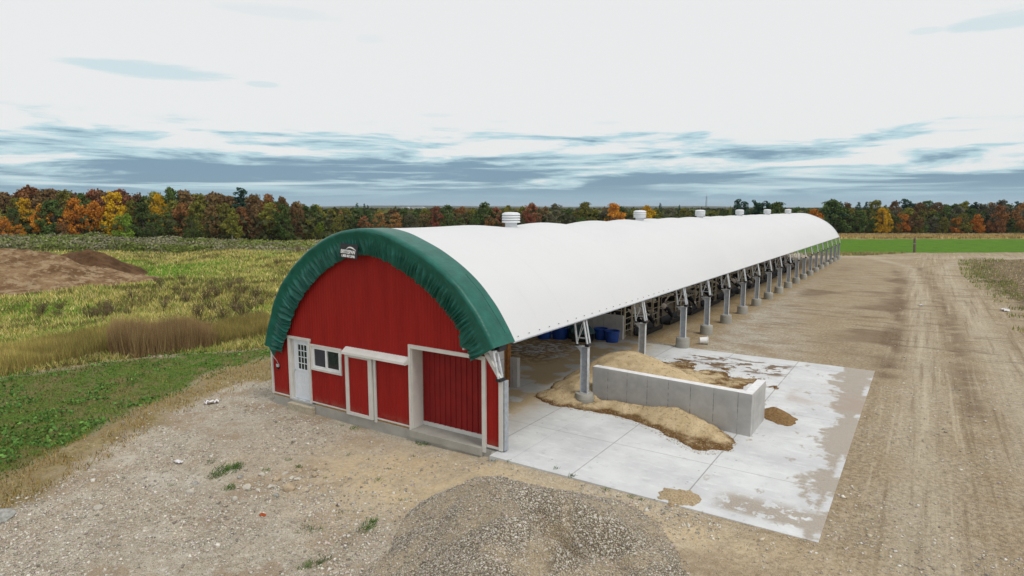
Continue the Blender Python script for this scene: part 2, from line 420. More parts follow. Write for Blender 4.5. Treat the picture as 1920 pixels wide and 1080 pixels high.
# darker, looser earth between and beside the wheel tracks
dark = np.clip(.9*rut([(17.1, 14), (16.9, 30), (16.4, 48), (15.6, 62)], .45)*sstep(nz, -.2, .1) + .8*rut([(19.6, 10), (19.4, 30), (18.6, 50), (17.6, 66)], .4)*sstep(nzf, -.2, .1)
               + .75*sstep(nzb + .12*(np.sin(X*.3)), .0, .12)*sstep(Y, 12, 24)*sstep(-Y, -66, -50)*sstep(X, 9.9, 11)*sstep(-X, -17.5, -16.5), 0, 1)
pale = np.clip(rut([(18.3, -12), (18.2, 14), (17.9, 40), (16.8, 66), (12, 80), (6, 82)], .6) + rut([(20.8, -12), (20.9, 14), (20.5, 40), (19.6, 64), (21, 78), (28, 88), (50, 101)], .7) + rut([(9, 79), (16, 80), (20, 84), (34, 94)], 2.0)*.8, 0, 1)*(1-crop)
straw = sstep(X, 6.1, 6.5)*sstep(-X, -10.2, -9.0)*sstep(Y, 14.7, 15.6)*sstep(-Y, -74, -60)*(.7+.6*nz)
A = np.stack([lawn, mead, fringe], -1); B = np.stack([crop, green + 0*X, strip], -1); C3 = np.stack([sand, dark, pale], -1); D4 = np.stack([np.clip(bare, 0, 1), gpatch, np.clip(straw, 0, 1)], -1)
for r0, r1 in ((0, 0),): pass
Z = Z + mead*0 + crop*.05*np.sin((lat*math.cos(.2)-dep*math.sin(.2))*2*math.pi/.76)*sstep(-X, -60, -45)*0 - .03*dark*sstep(Y, 8, 14)*1.0 - (1-sstep(0*X, -1, 1))*0
VERT = np.stack([X, Y, Z], -1).reshape(-1, 3)
ni, nj = X.shape
idx = np.arange(ni*nj).reshape(ni, nj)
Q = np.stack([idx[:-1, :-1], idx[1:, :-1], idx[1:, 1:], idx[:-1, 1:]], -1)
def fc(a): return (a[:-1, :-1]+a[1:, :-1]+a[1:, 1:]+a[:-1, 1:])/4
zone = np.zeros((ni-1, nj-1), int)
zone[fc(road) > .5] = 1
zone[(fc(lawn) > .5)] = 2
zone[fc(fringe) > .5] = 3
zone[fc(mead) > .5] = 4
zone[fc(crop) > .5] = 5
zone[(fc(green) > .5)] = 6
zone[(fc(strip) > .5)] = 7
zone[(fc(farw) > .5)] = 8

m = Mt('terrain', .95, .12)
at = m.sep(m.attr('za')); bt = m.sep(m.attr('zb')); ct = m.sep(m.attr('zc')); dt = m.sep(m.attr('zd'))
m.m.name = 'terrain'
P = m.pos()
n_big = m.noise(.25, 5, .6); n_mid = m.noise(1.6, 6, .65); n_fine = m.noise(9, 6, .7); n_grit = m.noise(38, 3, .6)
v1 = m.vor(22); v2 = m.vor(9)
v1c = m.sep(m.vor(22, out='Color')); v2c = m.sep(m.vor(9, out='Color'))
grav = m.mix(m.sm(n_mid, .3, .7), (.36, .295, .205), (.56, .485, .37))
grav = m.mix(m.sm(n_big, .35, .65, 0, .5), grav, (.44, .41, .36))
grav = m.mix(m.sm(n_fine, .42, .7, 0, .75), grav, (.64, .59, .50))
grav = m.mix(m.sm(n_grit, .5, .62, 0, .8), grav, (.20, .165, .12))
grav = m.mix(m.ma('MULTIPLY', m.sm(m.noise(16, 4, .7, v=m.mp(P, (1, 1, 1), loc=(9, 1, 2))), .58, .66), .7), grav, (.15, .12, .085))
grav = m.mix(m.sm(m.noise(5, 6, .75, v=m.mp(P, (1, 1, 1), loc=(5, 5, 5))), .55, .68, 0, .6), grav, (.22, .165, .11))
pt_ = m.noise(.75, 6, .68, v=m.mp(P, (1, 1, 1), loc=(3, 7, 1)))
grav = m.mix(m.sm(pt_, .48, .60, 0, .7), grav, (.32, .235, .15)); grav = m.mix(m.sm(pt_, .44, .32, 0, .55), grav, (.60, .565, .50))
grav = m.mix(m.sm(m.noise(2.6, 6, .7, v=m.mp(P, (1, 1, 1), loc=(1, 3, 8))), .56, .68, 0, .6), grav, (.25, .195, .135))
peb = m.ma('MULTIPLY', m.sm(v1, .36, .2), m.sm(v1c[0], .66, .74))
grav = m.mix(m.ma('MULTIPLY', peb, .8), grav, (.74, .71, .64))
peb2 = m.ma('MULTIPLY', m.sm(v2, .4, .25), m.sm(v2c[0], .80, .86))
grav = m.mix(m.ma('MULTIPLY', peb2, .6), grav, (.68, .64, .58))
grav = m.mix(m.ma('MULTIPLY', m.sm(m.ma('ADD', m.sep(P)[0], m.ma('MULTIPLY', m.sep(P)[1], .12)), 12.5, 17.0), .72), grav, m.mix(m.sm(n_fine, .35, .65), (.20, .145, .08), (.43, .33, .205)))
grav = m.mix(m.ma('MULTIPLY', m.sm(m.noise(70, 2, .6), .55, .68), .55), grav, (.66, .60, .50))
sandc = m.mix(m.sm(n_fine, .3, .7), (.54, .42, .26), (.66, .54, .36))
c = m.mix(m.ma('MULTIPLY', ct[0], m.sm(n_mid, .3, .6, .35, 1)), grav, sandc)
c = m.mix(m.ma('MULTIPLY', ct[2], .42), c, m.mix(m.sm(n_fine, .3, .7), (.48, .42, .32), (.60, .54, .43)))
strk = m.noise(1, 5, .6, v=m.mp(P, (4.5, .10, 1), rot=(0, 0, .02))); rgt = m.sm(m.sep(P)[0], 15.5, 18)
c = m.mix(m.ma('MULTIPLY', m.ma('MULTIPLY', m.sm(strk, .52, .66), rgt), m.sm(n_big, .3, .6, .1, .6)), c, (.20, .145, .085))
c = m.mix(m.ma('MULTIPLY', m.ma('MULTIPLY', m.sm(strk, .46, .32), rgt), .45), c, (.60, .52, .39))
c = m.mix(m.ma('MULTIPLY', m.ma('MULTIPLY', m.sm(m.noise(.9, 6, .7, v=m.mp(P, (.35, 1.3, 1), loc=(1, 8, 0))), .5, .64), m.sm(m.sep(P)[1], 14, 20)), m.ma('MULTIPLY', m.sm(m.sep(P)[0], 9.8, 11.5), .55)), c, (.155, .11, .065))
c = m.mix(m.ma('MULTIPLY', ct[1], m.sm(n_fine, .3, .65, .3, 1)), c, (.15, .10, .06))
strawc = m.mix(m.sm(n_fine, .3, .7), (.20, .125, .045), (.44, .31, .13))
c = m.mix(m.ma('MULTIPLY', dt[2], m.sm(n_mid, .25, .6, .4, 1)), c, strawc)
# lawn of low green weeds
lc = m.mix(m.sm(n_fine, .35, .65), (.06, .10, .018), (.12, .20, .03)); lc = m.mix(m.sm(n_mid, .45, .62, 0, .8), lc, (.20, .16, .075))
c = m.mix(at[0], c, lc)
fcx = m.mix(m.sm(n_mid, .3, .7), (.24, .165, .055), (.36, .29, .16)); fcx = m.mix(m.sm(n_fine, .45, .65, 0, .8), fcx, (.15, .13, .045))
c = m.mix(m.ma('MULTIPLY', at[2], m.sm(n_mid, .3, .55, .55, 1)), c, fcx)
mc = m.mix(m.sm(n_big, .35, .65), (.40, .34, .11), (.24, .25, .06)); mc = m.mix(m.sm(n_mid, .5, .7, 0, .7), mc, (.50, .41, .19)); mc = m.mix(m.sm(n_fine, .52, .7, 0, .6), mc, (.07, .075, .02))
mc = m.mix(m.ma('MULTIPLY', dt[1], .8), mc, m.mix(m.sm(n_mid, .3, .7), (.11, .25, .02), (.20, .34, .04)))
mc = m.mix(dt[0], mc, m.mix(m.sm(n_mid, .3, .7), (.22, .15, .10), (.36, .28, .20)))
c = m.mix(at[1], c, mc)
rows = m.ma('SINE', m.ma('MULTIPLY', m.ma('ADD', m.sep(m.mp(P, (1, 1, 1), rot=(0, 0, -.45)))[0], m.ma('MULTIPLY', n_mid, .15)), 2*math.pi/.78))
cc = m.mix(m.sm(n_mid, .3, .7), (.11, .08, .05), (.19, .14, .09)); cc = m.mix(m.ma('MULTIPLY', m.sm(rows, .45, .9), m.sm(n_fine, .4, .6)), cc, (.36, .30, .16))
c = m.mix(bt[0], c, cc)
gc = m.mix(m.sm(m.noise(.5, 5, .6), .3, .7), (.065, .155, .008), (.095, .205, .012)); gc = m.mix(m.sm(n_mid, .5, .8, 0, .4), gc, (.14, .22, .03))
c = m.mix(bt[1], c, gc)
sc = m.mix(m.sm(n_mid, .35, .65), (.24, .17, .06), (.46, .36, .17)); c = m.mix(bt[2], c, sc)
fz = N(m.nt, 'ShaderNodeVectorMath', operation='LENGTH'); m.L(P, fz.inputs[0])
c = m.mix(m.sm(fz.outputs['Value'], 205, 230), c, m.mix(m.sm(m.noise(.03, 4, .6), .3, .7), (.03, .045, .015), (.07, .075, .03)))
m.col(c)
hh = m.ma('ADD', m.ma('MULTIPLY', n_fine, .6), m.ma('ADD', m.ma('MULTIPLY', n_grit, .35), m.ma('MULTIPLY', peb, .5)))
m.bump(hh, 1.0, .09)
MAT['terrain'] = m.m
names = ['gravel_yard', 'gravel_road', 'weedy_lawn', 'dry_grass_verge', 'meadow', 'stubble_field', 'green_field', 'harvested_strip', 'distant_land']
for z_, nm in enumerate(names):
    sel = Q[zone == z_]
    if len(sel) == 0: continue
    used, inv = np.unique(sel.ravel(), return_inverse=True)
    o = np_mesh(nm, VERT[used], inv.reshape(-1, 4), MAT['terrain'],
                dict(za=A.reshape(-1, 3)[used], zb=B.reshape(-1, 3)[used], zc=C3.reshape(-1, 3)[used], zd=D4.reshape(-1, 3)[used]), smooth=True)
    tag(o, kind='structure')

# far wooded ridges, low on the horizon
m = Mt('distant ridge', .95, .05); m.col(m.mix(m.sm(m.noise(.02, 5, .6), .3, .7), (.035, .05, .03), (.08, .075, .035))); ridge_m = m.m
def ridge(nm, D, base_h, amp, seed, l0, l1, n=260):
    v = []; f = []
    for i in range(n):
        l = l0+(l1-l0)*i/(n-1)
        hgt = base_h+amp*(float(fbm(np.array(l*.0011), np.array(seed*3.3), 3, seed))-.35)+3*float(fbm(np.array(l*.02), np.array(1.5), 3, seed+5))
        for dd, hz in ((0, -2), (60, hgt*.75), (200, hgt), (700, hgt*.7), (1500, -2)):
            x, y = from_dl(D+dd, l); v.append((x, y, hz))
    for i in range(n-1):
        for k in range(4): a = i*5+k; f.append((a, a+5, a+6, a+1))
    tag(mesh_obj(nm, v, f, ridge_m, smooth=True), kind='structure')
ridge('wooded_hills', 1500, 5, 12, 3, -3000, 2600)
ridge('far_hills', 3600, 8, 42, 8, -6500, 5500)

# ------------------------------------------------------------------ concrete slab
m = Mt('slab concrete', .8, .28)
P = m.pos(); sp = m.sep(P); x_, y_ = sp[0], sp[1]
nb = m.noise(.7, 6, .6); nm_ = m.noise(3.5, 6, .65); nf = m.noise(22, 4, .6)
c = m.mix(m.sm(nb, .3, .7), (.48, .49, .50), (.62, .635, .64))
c = m.mix(m.sm(m.noise(1.5, 6, .7, v=m.mp(P, (1, 3.5, 1), rot=(0, 0, .6))), .5, .72, 0, .6), c, (.70, .715, .72))
c = m.mix(m.sm(nm_, .55, .75, 0, .5), c, (.34, .35, .355))
c = m.mix(m.sm(nf, .62, .75, 0, .3), c, (.30, .29, .27))
spots = m.ma('MULTIPLY', m.sm(m.vor(3.1), .10, .05), m.sm(m.sep(m.vor(3.1, out='Color'))[0], .6, .7)); c = m.mix(m.ma('MULTIPLY', spots, .6), c, (.16, .15, .14))
def ln(v, p, w):
    return m.sm(m.ma('ABSOLUTE', m.ma('SUBTRACT', v, p)), w, w*.35)
jl = None
for v, p, w in ((x_, 8.75, .022), (x_, 11.38, .018), (x_, 13.96, .022), (y_, 2.15, .014), (y_, 7.3, .014), (y_, 13.7, .015), (x_, 6.45, .015)):
    q = ln(v, p, w); jl = q if jl is None else m.ma('MAXIMUM', jl, q)
c = m.mix(m.ma('MULTIPLY', jl, m.sm(nm_, .25, .5, .2, .65)), c, (.16, .15, .13))
# interior floor: tan, worn, with bedding and manure stains
inn = m.sm(m.ma('ADD', x_, m.ma('MULTIPLY', nb, .8)), 9.5, 8.6)
c = m.mix(m.ma('MULTIPLY', inn, .45), c, (.30, .27, .21))
nn = m.noise(.55, 5, .55, v=m.mp(P, (1, 1, 1), loc=(4.2, 1.3, 0)))
st = m.ma('MULTIPLY', m.sm(nn, .46, .52), m.sm(m.ma('ADD', x_, m.ma('MULTIPLY', nm_, 1.2)), 8.9, 8.0))
c = m.mix(m.ma('MULTIPLY', st, .85), c, m.mix(m.sm(nf, .3, .7), (.30, .21, .10), (.46, .34, .18)))
st2 = m.ma('MULTIPLY', m.ma('MULTIPLY', m.sm(nm_, .42, .55), m.sm(y_, 7.5, 9.5)), m.ma('MULTIPLY', m.sm(x_, 6.2, 4.6), m.sm(y_, 14.5, 12.5)))
c = m.mix(m.ma('MULTIPLY', st2, .85), c, (.11, .062, .018))
# gravel carried over the right-hand edge
e1 = m.ma('ADD', x_, m.ma('MULTIPLY', m.ma('SUBTRACT', nb, .5), 2.6)); e1 = m.ma('ADD', e1, m.ma('MULTIPLY', m.ma('SUBTRACT', nm_, .5), 1.2))
e1 = m.ma('ADD', e1, m.ma('MULTIPLY', m.sm(y_, 6, 14), .55)); e1 = m.ma('SUBTRACT', e1, m.ma('MULTIPLY', m.sm(y_, 1.6, .4), .75))
cov = m.ma('MULTIPLY', m.sm(e1, 15.95, 16.2), m.sm(m.ma('ADD', x_, m.ma('MULTIPLY', m.ma('SUBTRACT', nm_, .5), .35)), 16.60, 16.50))
cov = m.ma('MAXIMUM', cov, m.ma('MULTIPLY', m.sm(m.ma('ADD', x_, m.ma('MULTIPLY', nm_, .6)), 16.6, 16.75), m.sm(nb, .44, .5)))
p2 = m.ma('MULTIPLY', m.ma('MULTIPLY', m.sm(y_, 1.1, .6), m.sm(y_, -.15, .1)), m.ma('MULTIPLY', m.sm(x_, 14.4, 14.9), m.sm(nm_, .42, .47)))
p3 = m.ma('MULTIPLY', m.sm(m.noise(1.1, 6, .7, v=m.mp(P, (1.8, 1, 1), loc=(9, 2, 0))), .60, .64), m.sm(x_, 13.6, 14.4))
cov = m.ma('MAXIMUM', m.ma('MAXIMUM', cov, p2), m.ma('MULTIPLY', p3, .8))
gcol = m.mix(m.sm(nf, .35, .65), (.20, .16, .12), (.38, .32, .25)); gcol = m.mix(m.sm(m.noise(60, 2), .55, .65, 0, .6), gcol, (.50, .46, .40))
c = m.mix(m.ma('MULTIPLY', cov, m.sm(nf, .3, .6, .65, .9)), c, gcol)
# damp stains beside the bedding pile
w1 = m.ma('MULTIPLY', m.sm(m.noise(1.3, 5, .6, v=m.mp(P, (1, 1.6, 1), loc=(2, 7, 0))), .5, .53), m.ma('MULTIPLY', m.ma('MULTIPLY', m.sm(x_, 9.6, 10.1), m.sm(x_, 14.2, 13.6)), m.ma('MULTIPLY', m.sm(y_, 11.4, 11.9), m.sm(y_, 13.9, 13.5))))
c = m.mix(m.ma('MULTIPLY', w1, .9), c, (.13, .075, .03))
w2 = m.ma('MULTIPLY', m.sm(nb, .45, .6, 0, .5), m.ma('MULTIPLY', m.sm(x_, 14.2, 14.6), m.ma('MULTIPLY', m.sm(y_, 8, 9), m.sm(y_, 12, 11)))); c = m.mix(w2, c, (.33, .25, .2))
m.col(c).bump(m.ma('ADD', m.ma('SUBTRACT', nf, jl), m.ma('MULTIPLY', cov, m.noise(45, 3))), .25, .012)
MAT['slab'] = m.m
mb = MB(); mb.prism([(9.68, -.20), (16.68, -.20), (16.68, 0), (9.68, 0)], -.38, 14.62)
o = mb.build('concrete_apron', 'slab', bevel=.012); tag(o, kind='structure')
mb = MB(); mb.box(.1, 9.68, .30, 14.62, -.20, 0); o = mb.build('barn_floor', 'slab'); tag(o, kind='structure')
mb = MB(); mb.box(9.1, 9.68, -.38, .30, -.24, 0); o = mb.build('floor_corner', 'slab'); tag(o, kind='structure')
mb = MB(); mb.box(.1, 6.0, 14.62, 62, -.10, .03); o = mb.build('pen_floor', 'terrain'); tag(o, kind='structure')

# ------------------------------------------------------------------ barn
PR = [(-.12, 1.74), (.17, 2.5), (.62, 3.45), (1.3, 4.22), (2.05, 4.80), (2.74, 5.18), (3.44, 5.46), (4.14, 5.60), (4.72, 5.63), (5.3, 5.56), (5.87, 5.40), (6.87, 4.99), (7.8, 4.42), (8.46, 3.80), (8.9, 3.21), (9.17, 2.76)]
def catmull(P, n):
    P = [Vector((a, b)) for a, b in P]; P = [P[0]*2-P[1]] + P + [P[-1]*2-P[-2]]; out = []
    for i in range(1, len(P)-2):
        for k in range(n):
            t = k/n; p0, p1, p2, p3 = P[i-1:i+3]
            out.append(.5*((2*p1)+(p2-p0)*t+(2*p0-5*p1+4*p2-p3)*t*t+(3*p1-p0-3*p2+p3)*t**3))
    out.append(P[-2]); return out
dense = catmull(PR, 10)
cum = [0]
for a, b in zip(dense[:-1], dense[1:]): cum.append(cum[-1]+(b-a).length)
PL = cum[-1]
def prof(t, off=0):
    """point at arc fraction t, moved inward by off"""
    s = min(max(t, 0), 1)*PL; i = int(np.searchsorted(cum, s)); i = min(max(i, 1), len(cum)-1)
    a, b = dense[i-1], dense[i]; u = (s-cum[i-1])/max(1e-9, cum[i]-cum[i-1]); p = a.lerp(b, u)
    i0 = max(i-4, 0); i1 = min(i+3, len(dense)-1); d = (dense[i1]-dense[i0]).normalized(); nrm = Vector((d.y, -d.x))  # inward (below)
    return p + nrm*off
YK = [0, 4.877, 9.754, 14.63] + [14.63+3.658*k for k in range(1, 17)]
YEND = YK[-1]
barn = empty('livestock_barn', (0, 0, 0))
tag(barn, 'long fabric covered barn with white arched roof, red front wall and green hood', 'barn')
def sagf(y):
    for a, b in zip(YK[:-1], YK[1:]):
        if a <= y <= b:
            s = (y-a)/(b-a); k = .055*(b-a)/4.0
            if a == 0: k *= .12
            return k*(1-math.cos(2*math.pi*s))
    return 0
# roof membrane
NT = 64; ys = []
for a, b in zip(YK[:-1], YK[1:]):
    n = 12; ys += [a+(b-a)*i/n for i in range(n)]
ys = [y for y in ys if y > .62]; ys = [.60] + ys + [YEND]
v = []; f = []
for y in ys:
    for i in range(NT+1):
        t = i/NT; w = math.exp(-((t-.5)/.20)**2)
        wr = .012*(float(fbm(np.array(y*.9), np.array(t*9.)))-.5)
        p = prof(t, sagf(y)*w + wr)
        v.append((p.x, y, p.y))
for j in range(len(ys)-1):
    for i in range(NT): a = j*(NT+1)+i; f.append((a, a+NT+1, a+NT+2, a+1))
roof = mesh_obj('roof_membrane', v, f, MAT['roof'], barn, True)
# hem pocket pipe along the eave with dark grommets
mb = MB(); mb.tube([(9.165, .62, 2.745), (9.165, YEND, 2.745)], .022, 6); mb.build('eave_pipe', 'steel_dark', barn)
gm = None
for k in range(58):
    y = .9+k*.55
    if y > 13: break
    if gm is None: mb = MB(); mb.box(-.010, .010, -.013, .013, -.010, .010); gm = mb.build('grommet', 'black', barn); g_ = gm
    else: g_ = gm.copy(); COL.objects.link(g_)
    g_.location = (9.142, y, 2.865)
# far end edge flap
v = []; f = []
for y, off in ((YEND-.35, -.012), (YEND+.05, -.014), (YEND+.06, .35)):
    for i in range(NT+1):
        p = prof(i/NT, off); v.append((p.x, y, p.y))
for j in range(2):
    for i in range(NT): a = j*(NT+1)+i; f.append((a, a+NT+1, a+NT+2, a+1))
mesh_obj('rear_edge_flap', v, f, simple('grey vinyl edge', (.16, .22, .26), .5), barn, True)

# green hood: wraps the first arch, gathered skirt hanging over the top of the wall
NA = 900; rows = []
hemoff = lambda t: .80 + .06*math.sin(t*9) + (.10 if t > .93 else 0) - .12*max(0, (.12-t)/.12)
rows_def = [(.68, -.018, 0), (.40, -.022, 0), (.10, -.026, 0), (-.12, -.03, 0), (-.24, -.022, 0), (-.285, .02, 0), (-.295, .07, .05)] + [(-.29+.19*k/12, .07+k/12., 1) for k in range(1, 13)]
rr = random.Random(3); folds = []; t = 0
while t < 1: w = rr.uniform(.006, .018); folds.append((t, w, rr.uniform(.6, 1.25), rr.uniform(-.5, .5))); t += w
fa = np.array([q[0] for q in folds])
def foldv(t, s):
    t2 = t + .004*math.sin(s*4+t*60)
    i = max(0, min(len(folds)-1, int(np.searchsorted(fa, t2))-1)); t0, w, am, sk = folds[i]
    u = min(1, max(0, (t2-t0)/w)); u2 = u**(1+.5*sk)
    return am*(1-abs(2*u2-1)**.95)
v = []; f = []
for (y, off, kind) in rows_def:
    for i in range(NA+1):
        t = i/NA
        if kind == 1:
            s = off-.07; L_ = hemoff(t)
            o_ = .07 + s*(L_-.07)
            am = .11*sstep(np.array(s), .22, .62)*(1 if s < .95 else .55)
            yy = y - float(am)*foldv(t, s) + .02*s*math.sin(t*150)
            if s > .9: o_ += .012*math.sin(t*520) + .02*foldv(t, s)
            yy += .01*math.sin(math.pi*s)
        else:
            o_ = off; yy = y + .008*math.sin(t*90)*(1 if y < 0 else .3)
        tt = t
        p = prof(tt, o_)
        if kind == 1 and t < .03: p.y -= 0
        v.append((p.x, yy, p.y))
nr = len(rows_def)
for j in range(nr-1):
    for i in range(NA): a = j*(NA+1)+i; f.append((a, a+1, a+NA+2, a+NA+1))
hood = mesh_obj('hood_cover', v, f, MAT['green'], barn, True)
# lower left point of the hood and its right lower corner hang below the arch
mb = MB(); mb.prism([(-.125, 1.78), (.25, 1.36), (.72, 2.3), (.4, 2.6)], -.19, -.175); mb.build('hood_tip', 'green', barn)
mb = MB(); mb.prism([(9.18, 2.77), (8.70, 2.58), (8.02, 2.64), (8.0, 2.9), (8.3, 3.25), (8.75, 3.15)], -.17, -.155); mb.build('hood_tip', 'green', barn)
mb = MB(); mb.tube([prof3 for prof3 in [(9.14, .3, 3.05), (8.86, .28, 3.46), (8.4, .27, 4.05), (7.9, .27, 4.5)]], .012, 5); mb.build('hood_seam', MAT['green'], barn)
mb = MB(); mb.box(9.0, 9.17, -.02, .30, 2.62, 2.75); mb.build('hood_ratchet', 'black', barn)

# name panel on the hood
sgn = MB(); sgn.box(-.36, .36, -.012, .012, -.19, .22); sg = sgn.build('sign_panel', 'black', barn)
sg.location = (4.17, -.36, 4.99); sg.rotation_euler = (R(-6), R(3), 0)
def text_mesh(name, txt, size, mat, parent, loc, sx=1, extr=.004):
    cu = bpy.data.curves.new(name, 'FONT'); cu.body = txt; cu.size = size; cu.align_x = 'CENTER'; cu.extrude = extr; cu.offset = size*.018
    t = bpy.data.objects.new(name+'_t', cu); COL.objects.link(t); dg = bpy.context.evaluated_depsgraph_get(); dg.update()
    me = bpy.data.meshes.new_from_object(t.evaluated_get(dg)); bpy.data.objects.remove(t)
    me.transform(Matrix.Diagonal((sx, 1, 1, 1))); me.transform(Matrix.Rotation(R(90), 4, 'X')); me.materials.clear(); me.materials.append(MAT[mat])
    o = bpy.data.objects.new(name, me); COL.objects.link(o); o.parent = parent; o.location = loc; return o
text_mesh('lettering', 'BRITESPAN', .15, 'bucket', sg, (-.02, -.016, -.06), .80)
text_mesh('lettering', '1.800.407.5846', .105, 'bucket', sg, (-.0, -.016, -.165), .86)
v = []; f = []
for i in range(21):
    t = i/20; x = -.10+.40*t; z = .055+.075*math.sin(math.pi*(t**.75)); w = .004+.022*math.sin(math.pi*t)**.8
    v += [(x, -.018, z-w), (x, -.018, z+w*.6)]
for i in range(20): f.append((2*i, 2*i+2, 2*i+3, 2*i+1))
mesh_obj('swoosh_mark', v, f, MAT['bucket'], sg)

# ---- front wall in ribbed siding
def wall_top(x):
    # height of the arch above x, less a margin hidden under the hood
    best = None
    for a, b in zip(dense[:-1], dense[1:]):
        if min(a.x, b.x) <= x <= max(a.x, b.x):
            best = a.y+(b.y-a.y)*(x-a.x)/max(1e-9, b.x-a.x)
    if best is None: best = 1.7
    best -= .16
    if x > 8.2: best = min(best, 2.60-(x-8.66)*(2.62-1.88)/(9.24-8.66) if x > 8.66 else 2.9)
    return best
def ribbed(name, x0, x1, zb, zt, holes, y, mat, parent, pitch=.115, rib=.008):
    xs = {}
    k = math.floor(x0/pitch)-1
    pts = []
    while k*pitch < x1+pitch:
        b = k*pitch
        for dx, dy in ((0, 0), (pitch*.62, 0), (pitch*.70, -rib), (pitch*.88, -rib), (pitch*.96, 0)): pts.append((b+dx, dy))
        k += 1
    px = [p[0] for p in pts]; py = [p[1] for p in pts]
    X_ = sorted(set([round(p, 4) for p in px if x0 < p < x1] + [x0, x1] + [h for H in holes for h in H[:2] if x0 < h < x1]))
    v = []; f = []; vi = {}
    for a, b in zip(X_[:-1], X_[1:]):
        ya, yb = np.interp(a, px, py)+y, np.interp(b, px, py)+y
        zta, ztb = (zt(a), zt(b)) if callable(zt) else (zt, zt)
        spans = [(zb, zb, zta, ztb)]
        for hx0, hx1, hz0, hz1 in holes:
            if a >= hx0-1e-5 and b <= hx1+1e-5:
                ns = []
                for s in spans:
                    if hz0 > s[0]: ns.append((s[0], s[1], hz0, hz0))
                    if hz1 < min(s[2], s[3]): ns.append((hz1, hz1, s[2], s[3]))
                spans = ns
        for s in spans:
            q = []
            for c_ in ((a, ya, s[0]), (b, yb, s[1]), (b, yb, s[3]), (a, ya, s[2])):
                key = tuple(round(w, 4) for w in c_)
                if key not in vi: vi[key] = len(v); v.append(c_)
                q.append(vi[key])
            f.append(tuple(q))
    return mesh_obj(name, v, f, MAT[mat], parent)
OPEN_DOOR = (.86, 1.80, .0, 2.06); OPEN_WIN = (1.95, 3.27, 1.2, 1.90); OPEN_BIG = (6.14, 8.63, -.1, 2.36)
ribbed('front_wall', -.10, 9.24, .06, wall_top, [OPEN_DOOR, OPEN_WIN, OPEN_BIG], 0, 'red', barn)
# concrete footing wall
mb = MB()
for a, b, zt_ in ((-.06, .84, -.02), (.84, 2.02, -.02), (2.02, 6.14, -.02), (6.14, 8.64, -.03), (8.64, 9.1, -.02)):
    mb.box(a, b, (-.03 if not (6 < a < 8) else -.10), .30, -.75, zt_)
mb.each('foundation', 'found', barn, bevel=.012)
mb = MB(); mb.box(-.08, .84, -.012, .10, -.018, .055); mb.box(2.02, 3.55, -.012, .10, -.018, .055); mb.box(4.78, 6.12, -.012, .10, -.018, .055); mb.each('sill_plate', 'wood', barn)
mb = MB(); mb.box(-.11, .84, -.036, -.014, .045, .085); mb.box(1.82, 3.55, -.036, -.014, .045, .085); mb.box(4.78, 6.12, -.036, -.014, .045, .085); mb.box(8.76, 9.2, -.036, -.014, .045, .105); mb.each('base_trim', 'trim', barn)
mb = MB(); mb.box(-.135, -.055, -.045, .12, .03, 1.76); mb.build('corner_trim', 'trim', barn)
# right corner: trim, diagonal trim
mb = MB(); mb.box(9.16, 9.27, -.055, .03, .03, 1.90); mb.build('corner_trim', 'trim', barn, bevel=.004)
mb = MB(); mb.prism([(9.16, 1.90), (9.27, 1.90), (8.72, 2.66), (8.60, 2.66)], -.052, .03); mb.build('corner_trim', 'trim', barn)
# entry door
d = MB(); d.box(.93, 1.76, .075, .12, .03, 2.0); door = d.build('entry_door', 'white', barn, bevel=.003)
fr = MB(); fr.box(.78, .872, -.045, .135, -.01, 2.09); fr.box(1.79, 1.87, -.045, .135, -.01, 2.09); fr.box(.74, 1.90, -.052, .135, 2.03, 2.11)
fr.box(.872, .925, .05, .14, 0, 2.03); fr.box(1.765, 1.79, .05, .14, 0, 2.03); fr.build('door_frame', 'trim', door, bevel=.003)
fr = MB(); fr.box(.86, 1.80, -.02, .14, -.018, .024); fr.build('threshold', 'steel', door)
g = MB(); g.box(1.17, 1.62, .060, .074, 1.03, 1.86); g.build('glazing', 'glass', door)
g = MB()
for k in range(4): x = 1.17+.15*k; g.box(x-.012, x+.012, .046, .059, 1.02, 1.87)
for k in range(5): z = 1.03+.2075*k; g.box(1.158, 1.632, .050, .0595, z-.012, z+.012)
g.box(1.12, 1.158, .046, .074, .99, 1.90); g.box(1.632, 1.67, .046, .074, .99, 1.90); g.box(1.158, 1.632, .046, .074, .99, 1.018); g.box(1.158, 1.632, .046, .074, 1.872, 1.90)
g.build('muntins', 'white', door)
g = MB()
for x in (1.05, 1.39):
    for z0, z1 in ((.58, .86), (.14, .50)):
        g.box(x, x+.27, .066, .0745, z0, z0+.02); g.box(x, x+.27, .066, .0745, z1-.02, z1); g.box(x, x+.02, .066, .0745, z0+.02, z1-.02); g.box(x+.25, x+.27, .066, .0745, z0+.02, z1-.02); g.box(x+.05, x+.22, .068, .0745, z0+.05, z1-.05)
g.build('raised_panel', 'white', door, bevel=.003)
g = MB(); g.lathe([(.0, 0), (.03, .0), (.03, .01), (.012, .02), (.012, .05), (.028, .055), (.03, .075), (.0, .085)], n=14, cap=False); hnd = g.build('handle', 'steel', door, smooth=True)
hnd.rotation_euler = (R(90), 0, 0); hnd.location = (.985, .075, .98)
mb = MB(); mb.box(.84, 2.02, -.20, -.035, -.36, -.09); mb.build('door_step', 'plank', barn, bevel=.012)
